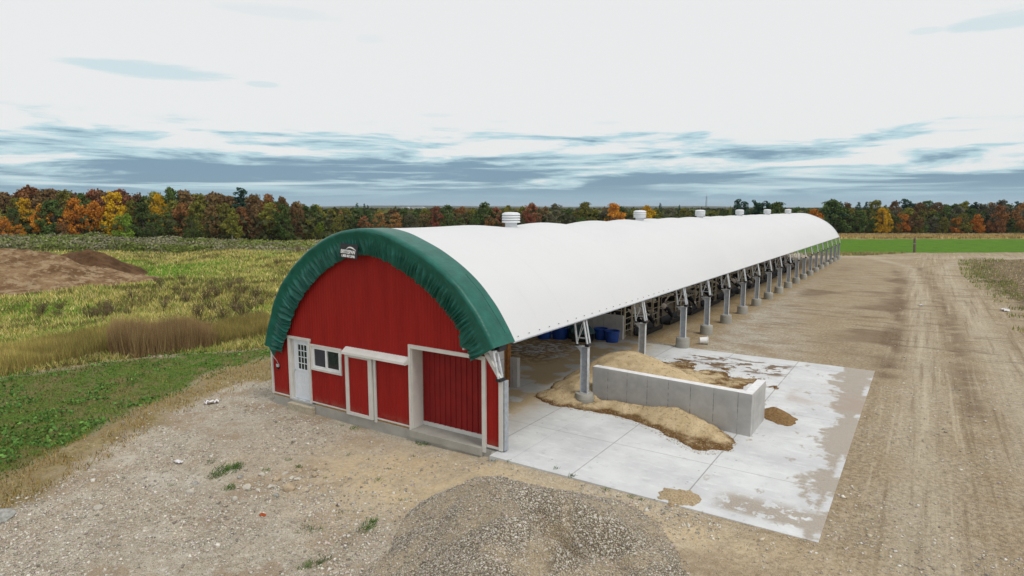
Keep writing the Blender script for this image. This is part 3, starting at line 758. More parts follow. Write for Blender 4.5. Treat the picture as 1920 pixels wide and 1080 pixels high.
# window
w = MB()
for b_ in ((1.90, 3.32, 1.89, 1.96), (1.90, 3.32, 1.13, 1.20)): w.box(b_[0], b_[1], -.045, .02, b_[2], b_[3])
w.box(1.90, 1.96, -.045, .02, 1.20, 1.89); w.box(3.26, 3.32, -.045, .02, 1.20, 1.89); win = w.build('window', 'trim', barn, bevel=.003)
w = MB(); w.box(1.96, 2.04, -.02, .06, 1.2, 1.89); w.box(3.18, 3.26, -.02, .06, 1.2, 1.89); w.box(2.04, 3.18, -.02, .06, 1.2, 1.27); w.box(2.04, 3.18, -.02, .06, 1.82, 1.89); w.box(2.575, 2.645, -.026, .06, 1.27, 1.82); w.build('frame', 'vinyl', win, bevel=.003)
w = MB(); w.box(2.04, 2.575, .015, .022, 1.27, 1.82); w.build('insect_screen', 'screen', win)
w = MB(); w.box(2.645, 3.18, .02, .03, 1.27, 1.82); w.build('pane', 'glass', win)
# small sliding door under its track cover
mb = MB()
mb.box(3.56, 3.70, -.115, -.045, .0, 1.87); mb.box(4.53, 4.68, -.115, -.045, .0, 1.87); mb.box(3.70, 4.53, -.112, -.048, .0, .10); mb.box(3.70, 4.53, -.112, -.048, 1.79, 1.87)
sdo = mb.build('small_sliding_door', 'trim', barn, bevel=.003)
ribbed('door_skin', 3.69, 4.54, .09, 1.80, [], -.085, 'red', sdo)
mb = MB(); mb.box(4.70, 4.79, -.06, -.02, -.06, 1.87); mb.build('door_stop', 'trim', barn)
mb = MB(); mb.prism_x([(.0, 2.08), (-.19, 1.95), (-.20, 1.88), (-.185, 1.88), (-.17, 1.93), (.0, 2.0)], 3.52, 6.06); mb.build('track_cover', 'trim', barn)
mb = MB(); mb.prism_x([(.0, 2.075), (-.19, 1.945), (-.19, 1.87), (.0, 1.87)], 3.500, 3.517); mb.prism_x([(.0, 2.075), (-.19, 1.945), (-.19, 1.87), (.0, 1.87)], 6.063, 6.08); mb.each('track_cover_end', 'trim', barn)
# big sliding door, set back behind a deep white reveal
mb = MB(); mb.box(6.08, 6.16, -.05, .42, -.05, 2.45); mb.box(6.161, 6.19, .0, .42, -.03, 2.35); mb.build('door_reveal', 'trim', barn)
mb = MB(); mb.box(6.165, 8.63, -.05, .06, 2.345, 2.45); mb.box(6.165, 8.63, .06, .40, 2.345, 2.36); mb.build('door_header', 'trim', barn)
mb = MB(); mb.box(8.63, 8.75, -.055, .02, -.12, 2.452); mb.box(8.63, 8.65, .02, .42, 0, 2.36); mb.build('door_jamb', 'trim', barn)
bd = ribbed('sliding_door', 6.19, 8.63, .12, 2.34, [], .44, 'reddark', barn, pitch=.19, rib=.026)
mb = MB(); mb.box(6.19, 8.63, .405, .46, .02, .135); mb.build('door_rail', 'trim', bd, bevel=.004)
mb = MB(); mb.box(6.165, 8.63, -.14, .42, -.20, .015); mb.build('door_sill', 'concrete', barn, bevel=.01)
# inside skin so the wall is not see-through from behind
mb = MB(); mb.box(-.05, 6.08, .16, .20, 0, 3.3); mb.box(8.66, 9.15, .05, .06, 0, 1.9); mb.each('inner_lining', 'plank', barn)

# ---- steel posts and arches
def make_post(k, y):
    x = 9.12 if k else 9.33
    if k == 0: y = .03
    mb = MB(); b = .46 if k not in (1, 2) else .34
    if k == 0: b = .04
    if k: mb.box(x-.125, x-.112, y-.075, y+.075, b, 1.83); mb.box(x+.112, x+.125, y-.075, y+.075, b, 1.83)
    else: mb.box(x-.055, x+.005, y-.05, y+.12, b, 1.88)
    post = mb.build('steel_post', 'steel' if k else 'steel_dark', barn, bevel=0 if k else .006)
    if k == 0:
        p = MB(); p.lathe([(.30, -.3), (.30, -.05), (.28, -.03), (.0, -.025)], (x-.10, y-.02, 0), 28, cap=False); p.build('concrete_pier', 'concrete', post, smooth=True); return post
    w = MB(); w.box(x-.112, x+.112, y-.006, y+.006, b, 1.83); w.build('web', 'steel_dark', post)  # web coloured darker than the flanges
    w = MB(); w.box(x-.14, x+.14, y-.09, y+.09, b-.012, b+.002); w.build('base_plate', 'steel', post)
    w = MB(); w.box(x-.14, x+.14, y-.09, y+.09, 1.83, 1.85); w.build('cap_plate', 'steel', post)
    w = MB(); w.box(x-.33, x-.125, y-.02, y+.02, 1.80, 1.845); w.prism([(x-.30, 1.80), (x-.125, 1.80), (x-.125, 1.62)], y-.008, y+.008); w.build('bracket', 'steel', post)
    if k == 0:
        p = MB(); p.lathe([(.30, -.3), (.30, -.02), (.28, .0), (.0, .005)], (x-.03, y, 0), 28, cap=False); p.lathe([(.20, 0), (.20, .035), (.0, .04)], (x-.02, y-.02, 0.004), 24, cap=False)
    else:
        j = .006*math.sin(k*5); p = MB(); r = .30
        p.lathe([(r+.004, -.3), (r+.004, b*.55), (r-.006, b*.56), (r-.004+j, b*.9), (r-.02, b-.015), (.0, b-.012)], (x, y, 0), 30, cap=False)
    p.build('concrete_pier', 'concrete', post, smooth=True)
    return post
def arch_pts(off, t0=0, t1=1, n=40): return [prof(t0+(t1-t0)*i/n, off) for i in range(n+1)]
def make_arch():
    mb = MB(); outer = arch_pts(.075, .01, .995, 44); inner = arch_pts(.46, .01, .995, 44)
    for sy in (-.09, .09):
        po = [(p.x, sy, p.y) for p in outer]
        po += [(9.14, sy, 2.45), (9.24, sy, 1.95)] 
        po = [(-.03, sy, 1.0)] + po
        mb.tube(po, .034, 7)
    pi = [(p.x, 0, p.y) for p in inner] + [(8.84, 0, 1.86)]
    pi = [(.38, 0, 1.0)] + pi
    mb.tube(pi, .034, 7)
    # lattice webs
    for i in range(1, 43, 2):
        a, b, c2 = outer[i], inner[i+1], outer[min(i+2, 44)]
        for sy in (-.09, .09):
            mb.tube([(a.x, sy, a.y), (b.x, 0, b.y)], .011, 4); mb.tube([(b.x, 0, b.y), (c2.x, sy, c2.y)], .011, 4)
    for sy in (-.09, .09):
        mb.tube([(9.06, sy, 2.62), (8.84, 0, 1.95)], .012, 4); mb.tube([(8.80, 0, 2.1), (9.20, sy, 2.12)], .010, 4)
    return mb
am = make_arch(); first = None
for k, y in enumerate(YK):
    make_post(k, y)
    if k == 0: continue
    if first is None: first = am.build('arch_truss', 'steel', barn, loc=(0, y, 0)); a = first
    else: a = first.copy(); COL.objects.link(a); a.parent = barn; a.location = (0, y, 0)
    cl = MB(); cl.box(9.17, 9.30, y-.13, y+.13, 1.87, 1.96); cl.box(8.80, 8.90, y-.05, y+.05, 1.85, 1.90); cl.each('hinge_block', 'black', barn)
    tp = MB(); tp.tube([(9.10, y-.09, 2.62), (9.03, y-.09, 2.93)], .02, 6); tp.tube([(9.10, y+.09, 2.62), (9.03, y+.09, 2.93)], .02, 6); tp.each('pipe_end', 'steel', barn)
# front arch leg in front of the wall corner
mb = MB()
for sy in (-.13, .04): mb.tube([(9.04, sy, 2.70), (9.10, sy, 2.45), (9.22, sy, 1.93)], .03, 8)
mb.box(9.00, 9.10, -.13, .04, 2.60, 2.66); mb.tube([(9.10, -.13, 2.45), (9.19, .04, 2.05)], .012, 5); mb.build('front_arch_leg', 'steel', barn, smooth=True)
mb = MB(); mb.box(9.15, 9.29, -.17, .08, 1.88, 1.96); mb.box(8.98, 9.08, -.16, -.10, 2.66, 2.76); mb.each('hinge_block', 'black', barn, bevel=.01)
mb = MB(); mb.box(8.06, 8.12, -.12, -.05, 2.60, 2.72); mb.lathe([(.035, 0), (.045, .02), (.045, .05), (.03, .06)], (8.10, -.10, 2.56), 10); mb.each('strap_ratchet', 'steel', barn)
mb = MB(); mb.tube([(.30, -.29, 1.44), (.27, -.10, 1.20), (.23, -.03, 1.08)], .012, 5); mb.box(.17, .27, -.07, -.02, .98, 1.08); mb.each('strap_ratchet', 'steel', barn)
mb = MB(); mb.box(.14, .30, -.06, -.015, .96, .99); mb.box(.20, .24, -.065, -.015, .90, 1.10); mb.build('ratchet_handle', 'black', barn)
tie = MB(); tie.tube([(x, -.03, z) for x, z in ((8.01, 2.60), (7.96, 2.68), (7.93, 2.78), (7.98, 2.84))], .009, 5); tie.build('tie_strap', simple('orange strap', (.5, .10, .03), .6), barn)

# ---- roof vents
for i, y in enumerate([7.25, 20.1, 31.1, 42.1, 53.0, 64.0]):
    sgv = sagf(y); z0 = 5.62-sgv-.06
    mb = MB(); mb.lathe([(.23, 0), (.23, .34)], (4.72, y, z0), 20); vt = mb.build('roof_vent', 'vent', barn, smooth=True)
    w = MB()
    for q_ in (.25, .345, .44): w.lathe([(.33, q_), (.355, q_+.01), (.33, q_+.075), (.28, q_+.075)], (4.72, y, z0), 20, cap=False)
    w.lathe([(.33, .53), (.355, .54), (.33, .60), (.24, .64), (.0, .655)], (4.72, y, z0), 20, cap=False); w.lathe([(.275, .25), (.275, .60)], (4.72, y, z0), 20)
    w.build('louvre_cap', 'vent', vt, smooth=True)

# ---- inside: front room, partition, timber post
mb = MB(); mb.box(5.82, 5.95, .45, 5.05, 0, 4.6); mb.box(0.3, 5.82, 4.93, 5.05, 0, 4.3); mb.box(.06, .16, .3, 5.0, 0, 2.2); mb.build('room_wall', 'plank', barn)
od = MB(); od.box(5.955, 5.99, 1.3, 4.9, .02, 2.5)
odo = od.build('overhead_door', 'vinyl', barn)
od = MB()
for k in range(1, 5): od.box(5.991, 5.997, 1.3, 4.9, .02+.5*k-.008, .02+.5*k+.008)
od.box(5.991, 5.999, 1.3, 4.9, .02, .05); od.build('panel_groove', 'steel_dark', odo)
od = MB(); od.box(5.991, 6.0, 2.3, 3.6, 2.08, 2.38); od.build('door_light', 'glass', odo)
mb = MB(); mb.box(5.955, 6.12, 4.93, 5.12, 0, 2.9); mb.box(5.955, 6.03, 4.9, 4.93, 0, 2.6); mb.build('timber_post', 'orangewood', barn)
mb = MB(); mb.box(6.12, 6.42, 5.06, 5.24, 0, 1.05); mb.build('knee_wall', 'pwall', barn)
mb = MB(); mb.box(-.02, .14, 5.05, 73.1, -.1, 1.2); mb.build('side_wall', 'pwall', barn)
mb = MB(); mb.box(-.045, -.03, .05, 73.1, .9, 1.9); mb.build('side_curtain', 'green', barn)

# partition wall between bedding bay and the pens
mb = MB(); mb.box(.3, 6.22, 14.60, 14.78, 0, 1.15); o = mb.build('partition_wall', 'pwall'); tag(o, 'low grey concrete partition wall behind the blue tubs under the roof', 'wall')
mb = MB()
for k in range(5): mb.tube([(3.9+k*.55, 14.69, 1.15), (3.9+k*.55, 14.69, 1.62)], .022, 6)
mb.tube([(3.9, 14.69, 1.38), (6.15, 14.69, 1.38)], .022, 6); mb.tube([(3.9, 14.69, 1.62), (6.15, 14.69, 1.62)], .022, 6)
o = mb.build('pipe_railing', 'rail'); tag(o, 'cream pipe railing on top of the low concrete partition wall', 'railing')

# retaining wall of the bedding bay
mb = MB(); H = 1.19; e = [(9.24, 5.20), (14.32, 4.62), (14.33, 6.32), (14.08, 6.32), (14.08, 4.92), (9.27, 5.47)]
b = len(mb.v); n = len(e)
hz = lambda q: H-.05 if q[0] < 10 else H
mb.v += [(x, y, -.05) for x, y in e]+[(x, y, hz((x, y))) for x, y in e]
mb.f += [tuple(range(n-1, -1, -1)), tuple(range(n, 2*n))]+[(i, (i+1) % n, n+(i+1) % n, n+i) for i in range(n)]
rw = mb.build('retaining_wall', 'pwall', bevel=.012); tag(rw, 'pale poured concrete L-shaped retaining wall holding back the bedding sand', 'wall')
mb = MB(); n = len(e); ee = [(9.243, 5.203), (14.317, 4.623), (14.327, 6.317), (14.083, 6.317), (14.083, 4.917), (9.273, 5.467)]
mb.v += [(x, y, hz((x, y))+.0005) for x, y in ee]+[(x, y, hz((x, y))+.006) for x, y in ee]
mb.f += [tuple(range(n-1, -1, -1)), tuple(range(n, 2*n))]+[(i, (i+1) % n, n+(i+1) % n, n+i) for i in range(n)]
mb.build('lit_wall_top', 'cap', rw)  # thin sheet that paints the wall's top face as lit, no separate coping

# ------------------------------------------------------------------ piles and mounds
def pile(name, x0, x1, y0, y1, st, hf, mat, thick=.012, base=None, smooth=True, attr=None):
    xs = np.arange(x0, x1+st/2, st); ys_ = np.arange(y0, y1+st/2, st); X_, Y_ = np.meshgrid(xs, ys_, indexing='ij')
    h = hf(X_, Y_); z = h + (0 if base is None else base(X_, Y_))
    keep = h > thick; n, k = X_.shape; id_ = np.arange(n*k).reshape(n, k)
    q = np.stack([id_[:-1, :-1], id_[1:, :-1], id_[1:, 1:], id_[:-1, 1:]], -1)
    kk = keep[:-1, :-1] | keep[1:, :-1] | keep[1:, 1:] | keep[:-1, 1:]
    z = np.where(keep, z, z-.02-np.maximum(0, .03-h)); q = q[kk]
    used, inv = np.unique(q.ravel(), return_inverse=True)
    V = np.stack([X_, Y_, z], -1).reshape(-1, 3)[used]; hh_ = h.reshape(-1)[used]
    return np_mesh(name, V, inv.reshape(-1, 4), mat, dict(hz=np.stack([hh_, hh_, hh_], -1)), smooth)
def cone(X_, Y_, cx, cy, h, rx, ry=None, rot=0, p=1.35):
    ry = ry or rx; c, s = math.cos(rot), math.sin(rot); dx, dy = X_-cx, Y_-cy
    u = (dx*c+dy*s)/rx; v = (-dx*s+dy*c)/ry; r = np.sqrt(u*u+v*v+.012)
    return h*np.clip(1-r, -1, 1)*(1.0) 
def smax(a, b, k=.06): return np.maximum(a, b)+k*np.exp(-((a-b)/k)**2)*.25
def seg(X_, Y_, pts, prof_w):
    """ridge along a polyline; pts: x,y,h,w  -> linear falloff"""
    best = np.full(X_.shape, -9.)
    for a, b in zip(pts[:-1], pts[1:]):
        ex, ey = b[0]-a[0], b[1]-a[1]; t = np.clip(((X_-a[0])*ex+(Y_-a[1])*ey)/(ex*ex+ey*ey), 0, 1)
        d = np.hypot(X_-a[0]-ex*t, Y_-a[1]-ey*t); h = a[2]+(b[2]-a[2])*t; w = a[3]+(b[3]-a[3])*t
        best = np.maximum(best, h*(1-np.sqrt((d/w)**2+.01)))
    return best

m = Mt('bedding sand', .95, .1)
f = m.noise(2.2, 5, .6); g = m.noise(26, 5, .7); hz_ = m.sep(m.attr('hz'))[0]
c = m.mix(m.sm(f, .3, .7), (.44, .335, .19), (.57, .455, .285)); c = m.mix(m.sm(g, .48, .66, 0, .45), c, (.30, .205, .11)); c = m.mix(m.sm(m.noise(70, 2), .58, .66, 0, .6), c, (.68, .58, .41))
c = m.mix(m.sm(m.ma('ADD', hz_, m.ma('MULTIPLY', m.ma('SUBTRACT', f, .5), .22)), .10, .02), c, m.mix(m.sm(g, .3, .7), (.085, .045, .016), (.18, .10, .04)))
cr = m.ma('MULTIPLY', m.sm(m.noise(3.0, 6, .7, v=m.mp(m.pos(), (1, 1.8, 2), loc=(3, 1, 0))), .60, .66), .45); c = m.mix(cr, c, (.14, .085, .04))
m.col(c).bump(m.ma('ADD', g, m.ma('MULTIPLY', f, .6)), .7, .03); MAT['sand'] = m.m

m = Mt('damp sand', .95, .1); g = m.noise(24, 5, .7); m.col(m.mix(m.sm(g, .35, .65), (.13, .075, .03), (.30, .19, .09))).bump(g, .8, .03); MAT['sand2'] = m.m
m = Mt('tan chips', .95, .1); g = m.noise(30, 5, .75); m.col(m.mix(m.sm(g, .35, .65), (.28, .20, .11), (.56, .45, .30))).bump(g, .9, .04); MAT['chips'] = m.m
def wallside(X_, Y_):   # y of the wall's near face at x
    return 5.20+(4.62-5.20)*(X_-9.24)/(14.32-9.24)
def h_back(X_, Y_):
    h = seg(X_, Y_, [(9.35, 7.9, 1.50, 2.3), (10.2, 7.5, 1.28, 2.3), (11.2, 7.1, 1.0, 2.2), (12.2, 6.5, .5, 1.7), (13.4, 5.7, .12, .9)], 0)
    h = smax(h, seg(X_, Y_, [(9.2, 7.4, 1.1, 2.2), (8.9, 6.3, .85, 1.7), (8.75, 5.2, .35, 1.0)], 0))
    h2 = seg(X_, Y_, [(10.0, 10.2, .09, 1.7), (11.4, 9.6, .09, 2.3), (12.5, 8.2, .09, 1.5)], 0)
    h = np.maximum(h, h2)
    n = (fbm(X_*1.3, Y_*1.3, 4, 51)-.5)*.22 + (fbm(X_*6, Y_*6, 3, 52)-.5)*.05
    h = h+n*sstep(h, -.05, .35)+(fbm(X_*7, Y_*7, 3, 59)-.5)*.08*sstep(h, -.02, .2)+(fbm(X_*2.2, Y_*2.2, 4, 57)-.5)*.16*sstep(-h, -.16, .02)
    h = np.where(h > .5, .5+.72*np.tanh((h-.5)/.72), h)
    inside = (Y_ > wallside(X_, Y_)+.24) & (X_ < 14.1)
    return np.where((X_ > 9.24) & ~inside, -1, h)
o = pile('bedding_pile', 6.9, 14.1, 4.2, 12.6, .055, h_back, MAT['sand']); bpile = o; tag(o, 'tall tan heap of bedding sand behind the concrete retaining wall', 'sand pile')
def h_apron(X_, Y_):
    h = seg(X_, Y_, [(8.15, 5.0, .34, .85), (8.6, 5.4, .55, 1.0), (9.0, 5.9, .8, 1.2)], 0)
    h = np.maximum(h, seg(X_, Y_, [(8.5, 4.5, .20, .5), (9.4, 4.62, .20, .45), (10.1, 4.9, .24, .50), (11.1, 4.85, .26, .52), (12.2, 4.62, .50, .85), (13.0, 4.25, .42, .72), (13.6, 3.85, .20, .55), (13.8, 3.5, .08, .4)], 0))
    h = h+(fbm(X_*2, Y_*2, 4, 61)-.5)*.09*sstep(h, -.05, .2)+(fbm(X_*6, Y_*6, 3, 62)-.5)*.075*sstep(h, -.08, .08)
    t = seg(X_, Y_, [(9.2, 4.35, .05, .30), (10.4, 4.42, .05, .28), (11.5, 4.25, .05, .32), (12.6, 3.75, .05, .5), (13.4, 3.2, .05, .45)], 0)
    h = np.maximum(h, t+(fbm(X_*3, Y_*3, 3, 63)-.5)*.03)
    h = h-.30*np.exp(-(((X_-9.12)**2+(Y_-4.88)**2)/.34**2))*sstep(-Y_, -5.2, -4.9)
    wet = (Y_ > wallside(X_, Y_)) & (X_ > 9.22)
    return np.where(wet | (X_ > 14.2), -1, h)
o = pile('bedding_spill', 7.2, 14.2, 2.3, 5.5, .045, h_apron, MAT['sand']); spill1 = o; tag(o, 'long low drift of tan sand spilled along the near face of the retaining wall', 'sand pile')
def h_right(X_, Y_):
    h = seg(X_, Y_, [(14.5, 6.9, .30, .55), (14.75, 6.6, .16, .5)], 0)+(fbm(X_*3, Y_*3, 3, 71)-.5)*.12
    return np.where((X_ < 14.34) & (Y_ < 6.33), -1, h)
o = pile('bedding_spill', 14.0, 15.5, 5.9, 7.8, .04, h_right, MAT['sand']); tag(o, 'small brown mound of sand at the far right end of the retaining wall', 'sand pile'); rmound = o
o.data.materials[0] = MAT['sand2']
def h_small(X_, Y_): return cone(X_, Y_, 13.85, .02, .10, .50, .42)+(fbm(X_*7, Y_*7, 3, 81)-.5)*.07*(np.hypot(X_-13.85, Y_) < .5)
o = pile('wood_chip_heap', 13.3, 14.4, -.45, .6, .025, h_small, MAT['chips'], .004); tag(o, 'little heap of tan chips on the front edge of the concrete apron', 'chip heap')

# gravel pile in the foreground
m = Mt('crushed gravel', .95, .15)
v_ = m.vor(34); vc = m.sep(m.vor(34, out='Color')); g = m.noise(60, 3, .6); f = m.noise(.9, 5, .6); f2 = m.noise(3, 5, .6)
c = m.mix(m.sm(vc[0], .1, .9), (.30, .255, .195), (.62, .555, .45)); c = m.mix(m.sm(v_, .40, .62), c, (.18, .145, .10))
c = m.mix(m.sm(vc[1], .84, .92), c, (.75, .71, .64)); c = m.mix(m.ma('MULTIPLY', m.sm(f, .44, .60), .65), c, (.52, .42, .28)); c = m.mix(m.sm(f2, .55, .75, 0, .35), c, (.2, .165, .13))
m.col(c).bump(m.ma('SUBTRACT', g, v_), 1.0, .035); MAT['crushed'] = m.m
def h_grav(X_, Y_):
    h = seg(X_, Y_, [(11.1, -3.0, 1.02, 1.9), (11.7, -3.5, 1.22, 2.2), (12.2, -4.1, 1.22, 2.3), (12.6, -5.4, 1.0, 2.5), (13.2, -7.0, .9, 2.4)], 0)
    h = smax(h, seg(X_, Y_, [(11.7, -3.0, 1.05, 2.2), (12.7, -2.6, .78, 1.8), (13.6, -2.55, .40, 1.1), (14.2, -3.2, .28, .9), (14.5, -4.2, .2, .9)], 0), .1)
    # hollows where the loader has bitten into the heap
    h = h-.75*np.exp(-(((X_-12.75)/.60)**2+((Y_+3.45)/.45)**2))-.55*np.exp(-(((X_-13.9)/.9)**2+((Y_+4.3)/.75)**2))-.30*np.exp(-(((X_-13.5)/.5)**2+((Y_+3.05)/.35)**2))
    h = h+.22*np.exp(-(((X_-13.1-.25*(Y_+3.9))/.16)**2+((Y_+3.9)/.45)**2))+.16*np.exp(-(((Y_+3.15+.25*(X_-12.9))/.12)**2+((X_-12.9)/.55)**2))
    n = (fbm(X_*1.1, Y_*1.1, 4, 91)-.5)*.30+(fbm(X_*5, Y_*5, 3, 92)-.5)*.07
    return h+n*sstep(h, -.1, .4)+(fbm(X_*30, Y_*30, 2, 93)-.5)*.02
def tri_stones(name, pts, size, mat, col=None, parent=None, flat=.7):
    """many small irregular stones in one mesh; pts (n,3)"""
    n = len(pts); base = np.array([(1, 0, 0), (-.5, .87, 0), (-.5, -.87, 0), (.1, .05, .9), (0, .1, -.7)])
    F = np.array([(0, 1, 3), (1, 2, 3), (2, 0, 3), (1, 0, 4), (2, 1, 4), (0, 2, 4)])
    a = rng.uniform(0, 2*np.pi, n); ca, sa = np.cos(a), np.sin(a); sz = size*rng.lognormal(0, .38, n)
    st = rng.uniform(.6, 1.3, (n, 3)); st[:, 2] *= flat
    v = base[None]*st[:, None]*sz[:, None, None]*rng.uniform(.75, 1.25, (n, 5, 1))
    tilt = rng.normal(0, .45, n); ct, s_t = np.cos(tilt), np.sin(tilt)
    y, z = v[..., 1]*ct[:, None]-v[..., 2]*s_t[:, None], v[..., 1]*s_t[:, None]+v[..., 2]*ct[:, None]
    x = v[..., 0]; xx = x*ca[:, None]-y*sa[:, None]; yy = x*sa[:, None]+y*ca[:, None]
    V = np.stack([xx, yy, z], -1)+pts[:, None]
    FF = F[None]+5*np.arange(n)[:, None, None]
    at = {}
    if col is not None: at['cl'] = np.repeat(col, 5, 0)
    return np_mesh(name, V.reshape(-1, 3), FF.reshape(-1, 3), mat, at, parent=parent)
def crumbs(n, x0, x1, y0, y1, hf, lo, hi, parent):
    x = rng.uniform(x0, x1, n); y = rng.uniform(y0, y1, n); h = hf(x, y); k = (h > lo) & (h < hi); x, y, h = x[k], y[k], h[k]
    c = np.array([(.50, .39, .23), (.42, .31, .17), (.30, .20, .10), (.60, .49, .31)])[rng.integers(0, 4, len(x))]
    o_ = tri_stones('sand_crumbs', np.stack([x, y, np.maximum(h, 0)+.004], -1), .012, MAT['stone'], c, parent); o_['kind'] = 'stuff'
m = Mt('loose stones', .9, .2); c = m.attr('cl'); c = m.mix(m.sm(m.noise(60, 3), .4, .7, 0, .4), c, (.2, .17, .13)); m.col(c); MAT['stone'] = m.m
crumbs(9000, 7.2, 14.2, 2.2, 5.5, h_apron, -.012, .6, spill1)
crumbs(9000, 6.9, 14.1, 4.2, 12.6, h_back, -.012, 1.4, bpile)
gp = pile('gravel_pile', 8.0, 16.8, -9.5, -.62, .05, h_grav, MAT['crushed'], .0, base=lambda X_, Y_: height(X_, Y_))
tag(gp, 'large heap of crushed gravel in the foreground with dug out hollows', 'gravel pile')
n = 26000; px = rng.uniform(8.2, 16.6, n); py = rng.uniform(-8.5, -.65, n); hh_ = h_grav(px, py); k = hh_ > -.03; px, py, hh_ = px[k], py[k], hh_[k]
def stonecol(n, warm=1.): 
    b = rng.beta(2.4, 2.6, n)[:, None]*.62+.13
    return b*np.array([1, .90, .77])*rng.uniform(.92, 1.08, (n, 3))
st_ = tri_stones('loose_stones', np.stack([px, py, hh_+height(px, py)+.004], -1), .017, MAT['stone'], stonecol(len(px)), gp); st_['kind'] = 'stuff'

# pebbles strewn over the yard
def in_view_pts(n, dmin, dmax, latf=1.05, power=1.0):
    u = rng.uniform(0, 1, n); d = dmin*(dmax/dmin)**u; l = rng.uniform(-latf, latf, n)*d*.84
    x, y = from_dl(d, l); return x, y, d, l
x, y, d, l = in_view_pts(130000, 6, 42)
ok = ~((x > -.4) & (x < 16.75) & (y > -.45) & (y < 73.6)); ok &= poly_dist(x, y, LAWN) < -.2; ok &= (h_grav(x, y) < 0) | (y > -.6)
ok &= (poly_dist(x, y, [(-400, -260), (-11.6, -4.2), (-10.9, -.7), (-9.5, 1.9), (-7.3, 5.2), (-4, 7.5), (-1.2, 9), (-1.2, 80), (-200, 200)]) < 0)
ok &= rng.uniform(0, 1, len(x)) < np.clip(sstep(fbm(x*.5, y*.5, 4, 101), .38, .62)*.9+.08-.6*np.exp(-(((x-8)/3)**2+((y+2.2)/1.6)**2)), .03, 1)*np.where(x > 15, .15, 1)
ok &= ~((poly_dist(x, y, FRINGE) > .3) & (rng.uniform(0, 1, len(x)) < .8))
x, y, d = x[ok], y[ok], d[ok]
cl = stonecol(len(x)); pal = rng.uniform(0, 1, len(x)) < .25; cl[pal] = np.array([.70, .67, .60])*rng.uniform(.8, 1.15, (pal.sum(), 1))
o = tri_stones('pebbles', np.stack([x, y, height(x, y)+.004], -1), .014+.0009*d[:, None].mean(), MAT['stone'], cl); tag(o, kind='stuff')

n = 5200; x = rng.uniform(-1.5, 8.6, n); y = rng.uniform(-8.5, -.25, n)
dn = np.exp(-(((x-5.3)/1.5)**2+((y+4.0)/1.0)**2))+.8*np.exp(-(((y+.9+.02*x)/.55)**2))*sstep(-x, -6.5, -2)+.35*sstep(fbm(x*.7, y*.7, 4, 311), .52, .62)
k = (rng.uniform(0, 1, n) < dn*.8) & (poly_dist(x, y, FRINGE) < 0) & (h_grav(x, y) < -.1); x, y = x[k], y[k]
cl = stonecol(len(x)); pal = rng.uniform(0, 1, len(x)) < .5; cl[pal] = np.array([.64, .60, .52])*rng.uniform(.75, 1.1, (pal.sum(), 1))
tag(tri_stones('rubble', np.stack([x, y, height(x, y)+.008], -1), .030, MAT['stone'], cl), kind='stuff')
def rock(name, x, y, s, colr, label, cat='rock', group=None, sq=(1, 1, .65), seed=0, z=0):
    bm = bmesh.new(); bmesh.ops.create_icosphere(bm, subdivisions=3, radius=1)
    r_ = random.Random(seed); ax_ = [(Vector((r_.gauss(0, 1), r_.gauss(0, 1), r_.gauss(0, 1))).normalized(), r_.uniform(.55, .9)) for _ in range(9)]
    for v in bm.verts:
        p = v.co.copy()
        for n_, d_ in ax_:
            q = p.dot(n_)
            if q > d_: p -= n_*(q-d_)*.9
        v.co = Vector((p.x*sq[0], p.y*sq[1], p.z*sq[2]))*s
    me = bpy.data.meshes.new(name); bm.to_mesh(me); bm.free()
    me.materials.append(colr); o = bpy.data.objects.new(name, me); COL.objects.link(o)
    zz = float(height(np.array(x), np.array(y))); o.location = (x, y, zz+s*sq[2]*.35+z); o.rotation_euler.z = r_.uniform(0, 6)
    return tag(o, label, cat, group)
rk = [simple('limestone', (.46, .43, .37), .9, .15, var=.25, scale=9, bump=.5, bscale=25), simple('tan fieldstone', (.36, .29, .20), .9, .15, var=.3, scale=9, bump=.5, bscale=25), simple('grey fieldstone', (.30, .30, .28), .9, .15, var=.3, scale=9, bump=.5, bscale=25)]
adj = ['pale', 'tan', 'grey']
spots = [(5.93, -4.0, .17, 1), (5.45, -4.15, .12, 0), (4.95, -4.45, .12, 0), (5.45, -3.55, .085, 0), (5.2, -3.15, .09, 1), (5.05, -3.45, .085, 0), (5.65, -3.55, .08, 0), (5.85, -3.2, .10, 1),
         (4.65, -3.85, .08, 0), (4.4, -4.25, .08, 2), (5.3, -4.4, .07, 0), (4.2, -5.4, .11, 0), (3.75, -5.0, .08, 2), (5.3, -5.0, .09, 0), (6.0, -4.4, .08, 2), (4.9, -3.9, .07, 1), (5.2, -3.8, .11, 1), (5.5, -2.9, .07, 1), (4.3, -3.6, .06, 0), (6.2, -3.6, .06, 0)]
for i, (x, y, s, c) in enumerate(sorted(spots, key=lambda q: q[0]+q[1]*.3)):
    rock('rock', x, y, s, rk[c], '%s %s rock in the weedy cluster before the door, %s from the left' % ('fist sized' if s < .09 else 'large', adj[c], ORD[i]), group='rocks in the weedy cluster', seed=i, sq=(1.15, .85, .6))
rock('rock', 3.2, -6.9, .10, rk[0], 'single bright pale rock lying alone on the bare gravel at lower left', seed=40)
rock('rock', 1.9, -8.3, .34, rk[2], 'flat grey-green boulder half buried at the lower left edge', seed=42, sq=(1.1, .9, .32))
rock('rock', .9, -9.1, .11, MAT['black'], 'small black lump on the gravel at the far left edge', seed=43, sq=(1, 1, .5))
rock('rock', 6.5, -5.1, .07, simple('brick red', (.35, .07, .02), .9), 'small orange-red stone beside the green weeds in the foreground', seed=44, sq=(1.5, .8, .6))
rock('rock', 14.35, 4.35, .07, rk[0], 'white crumb of concrete at the foot of the retaining wall corner', seed=45, sq=(1.4, 1, .5))
litter_m = simple('white litter', (.78, .76, .78), .6, .2)
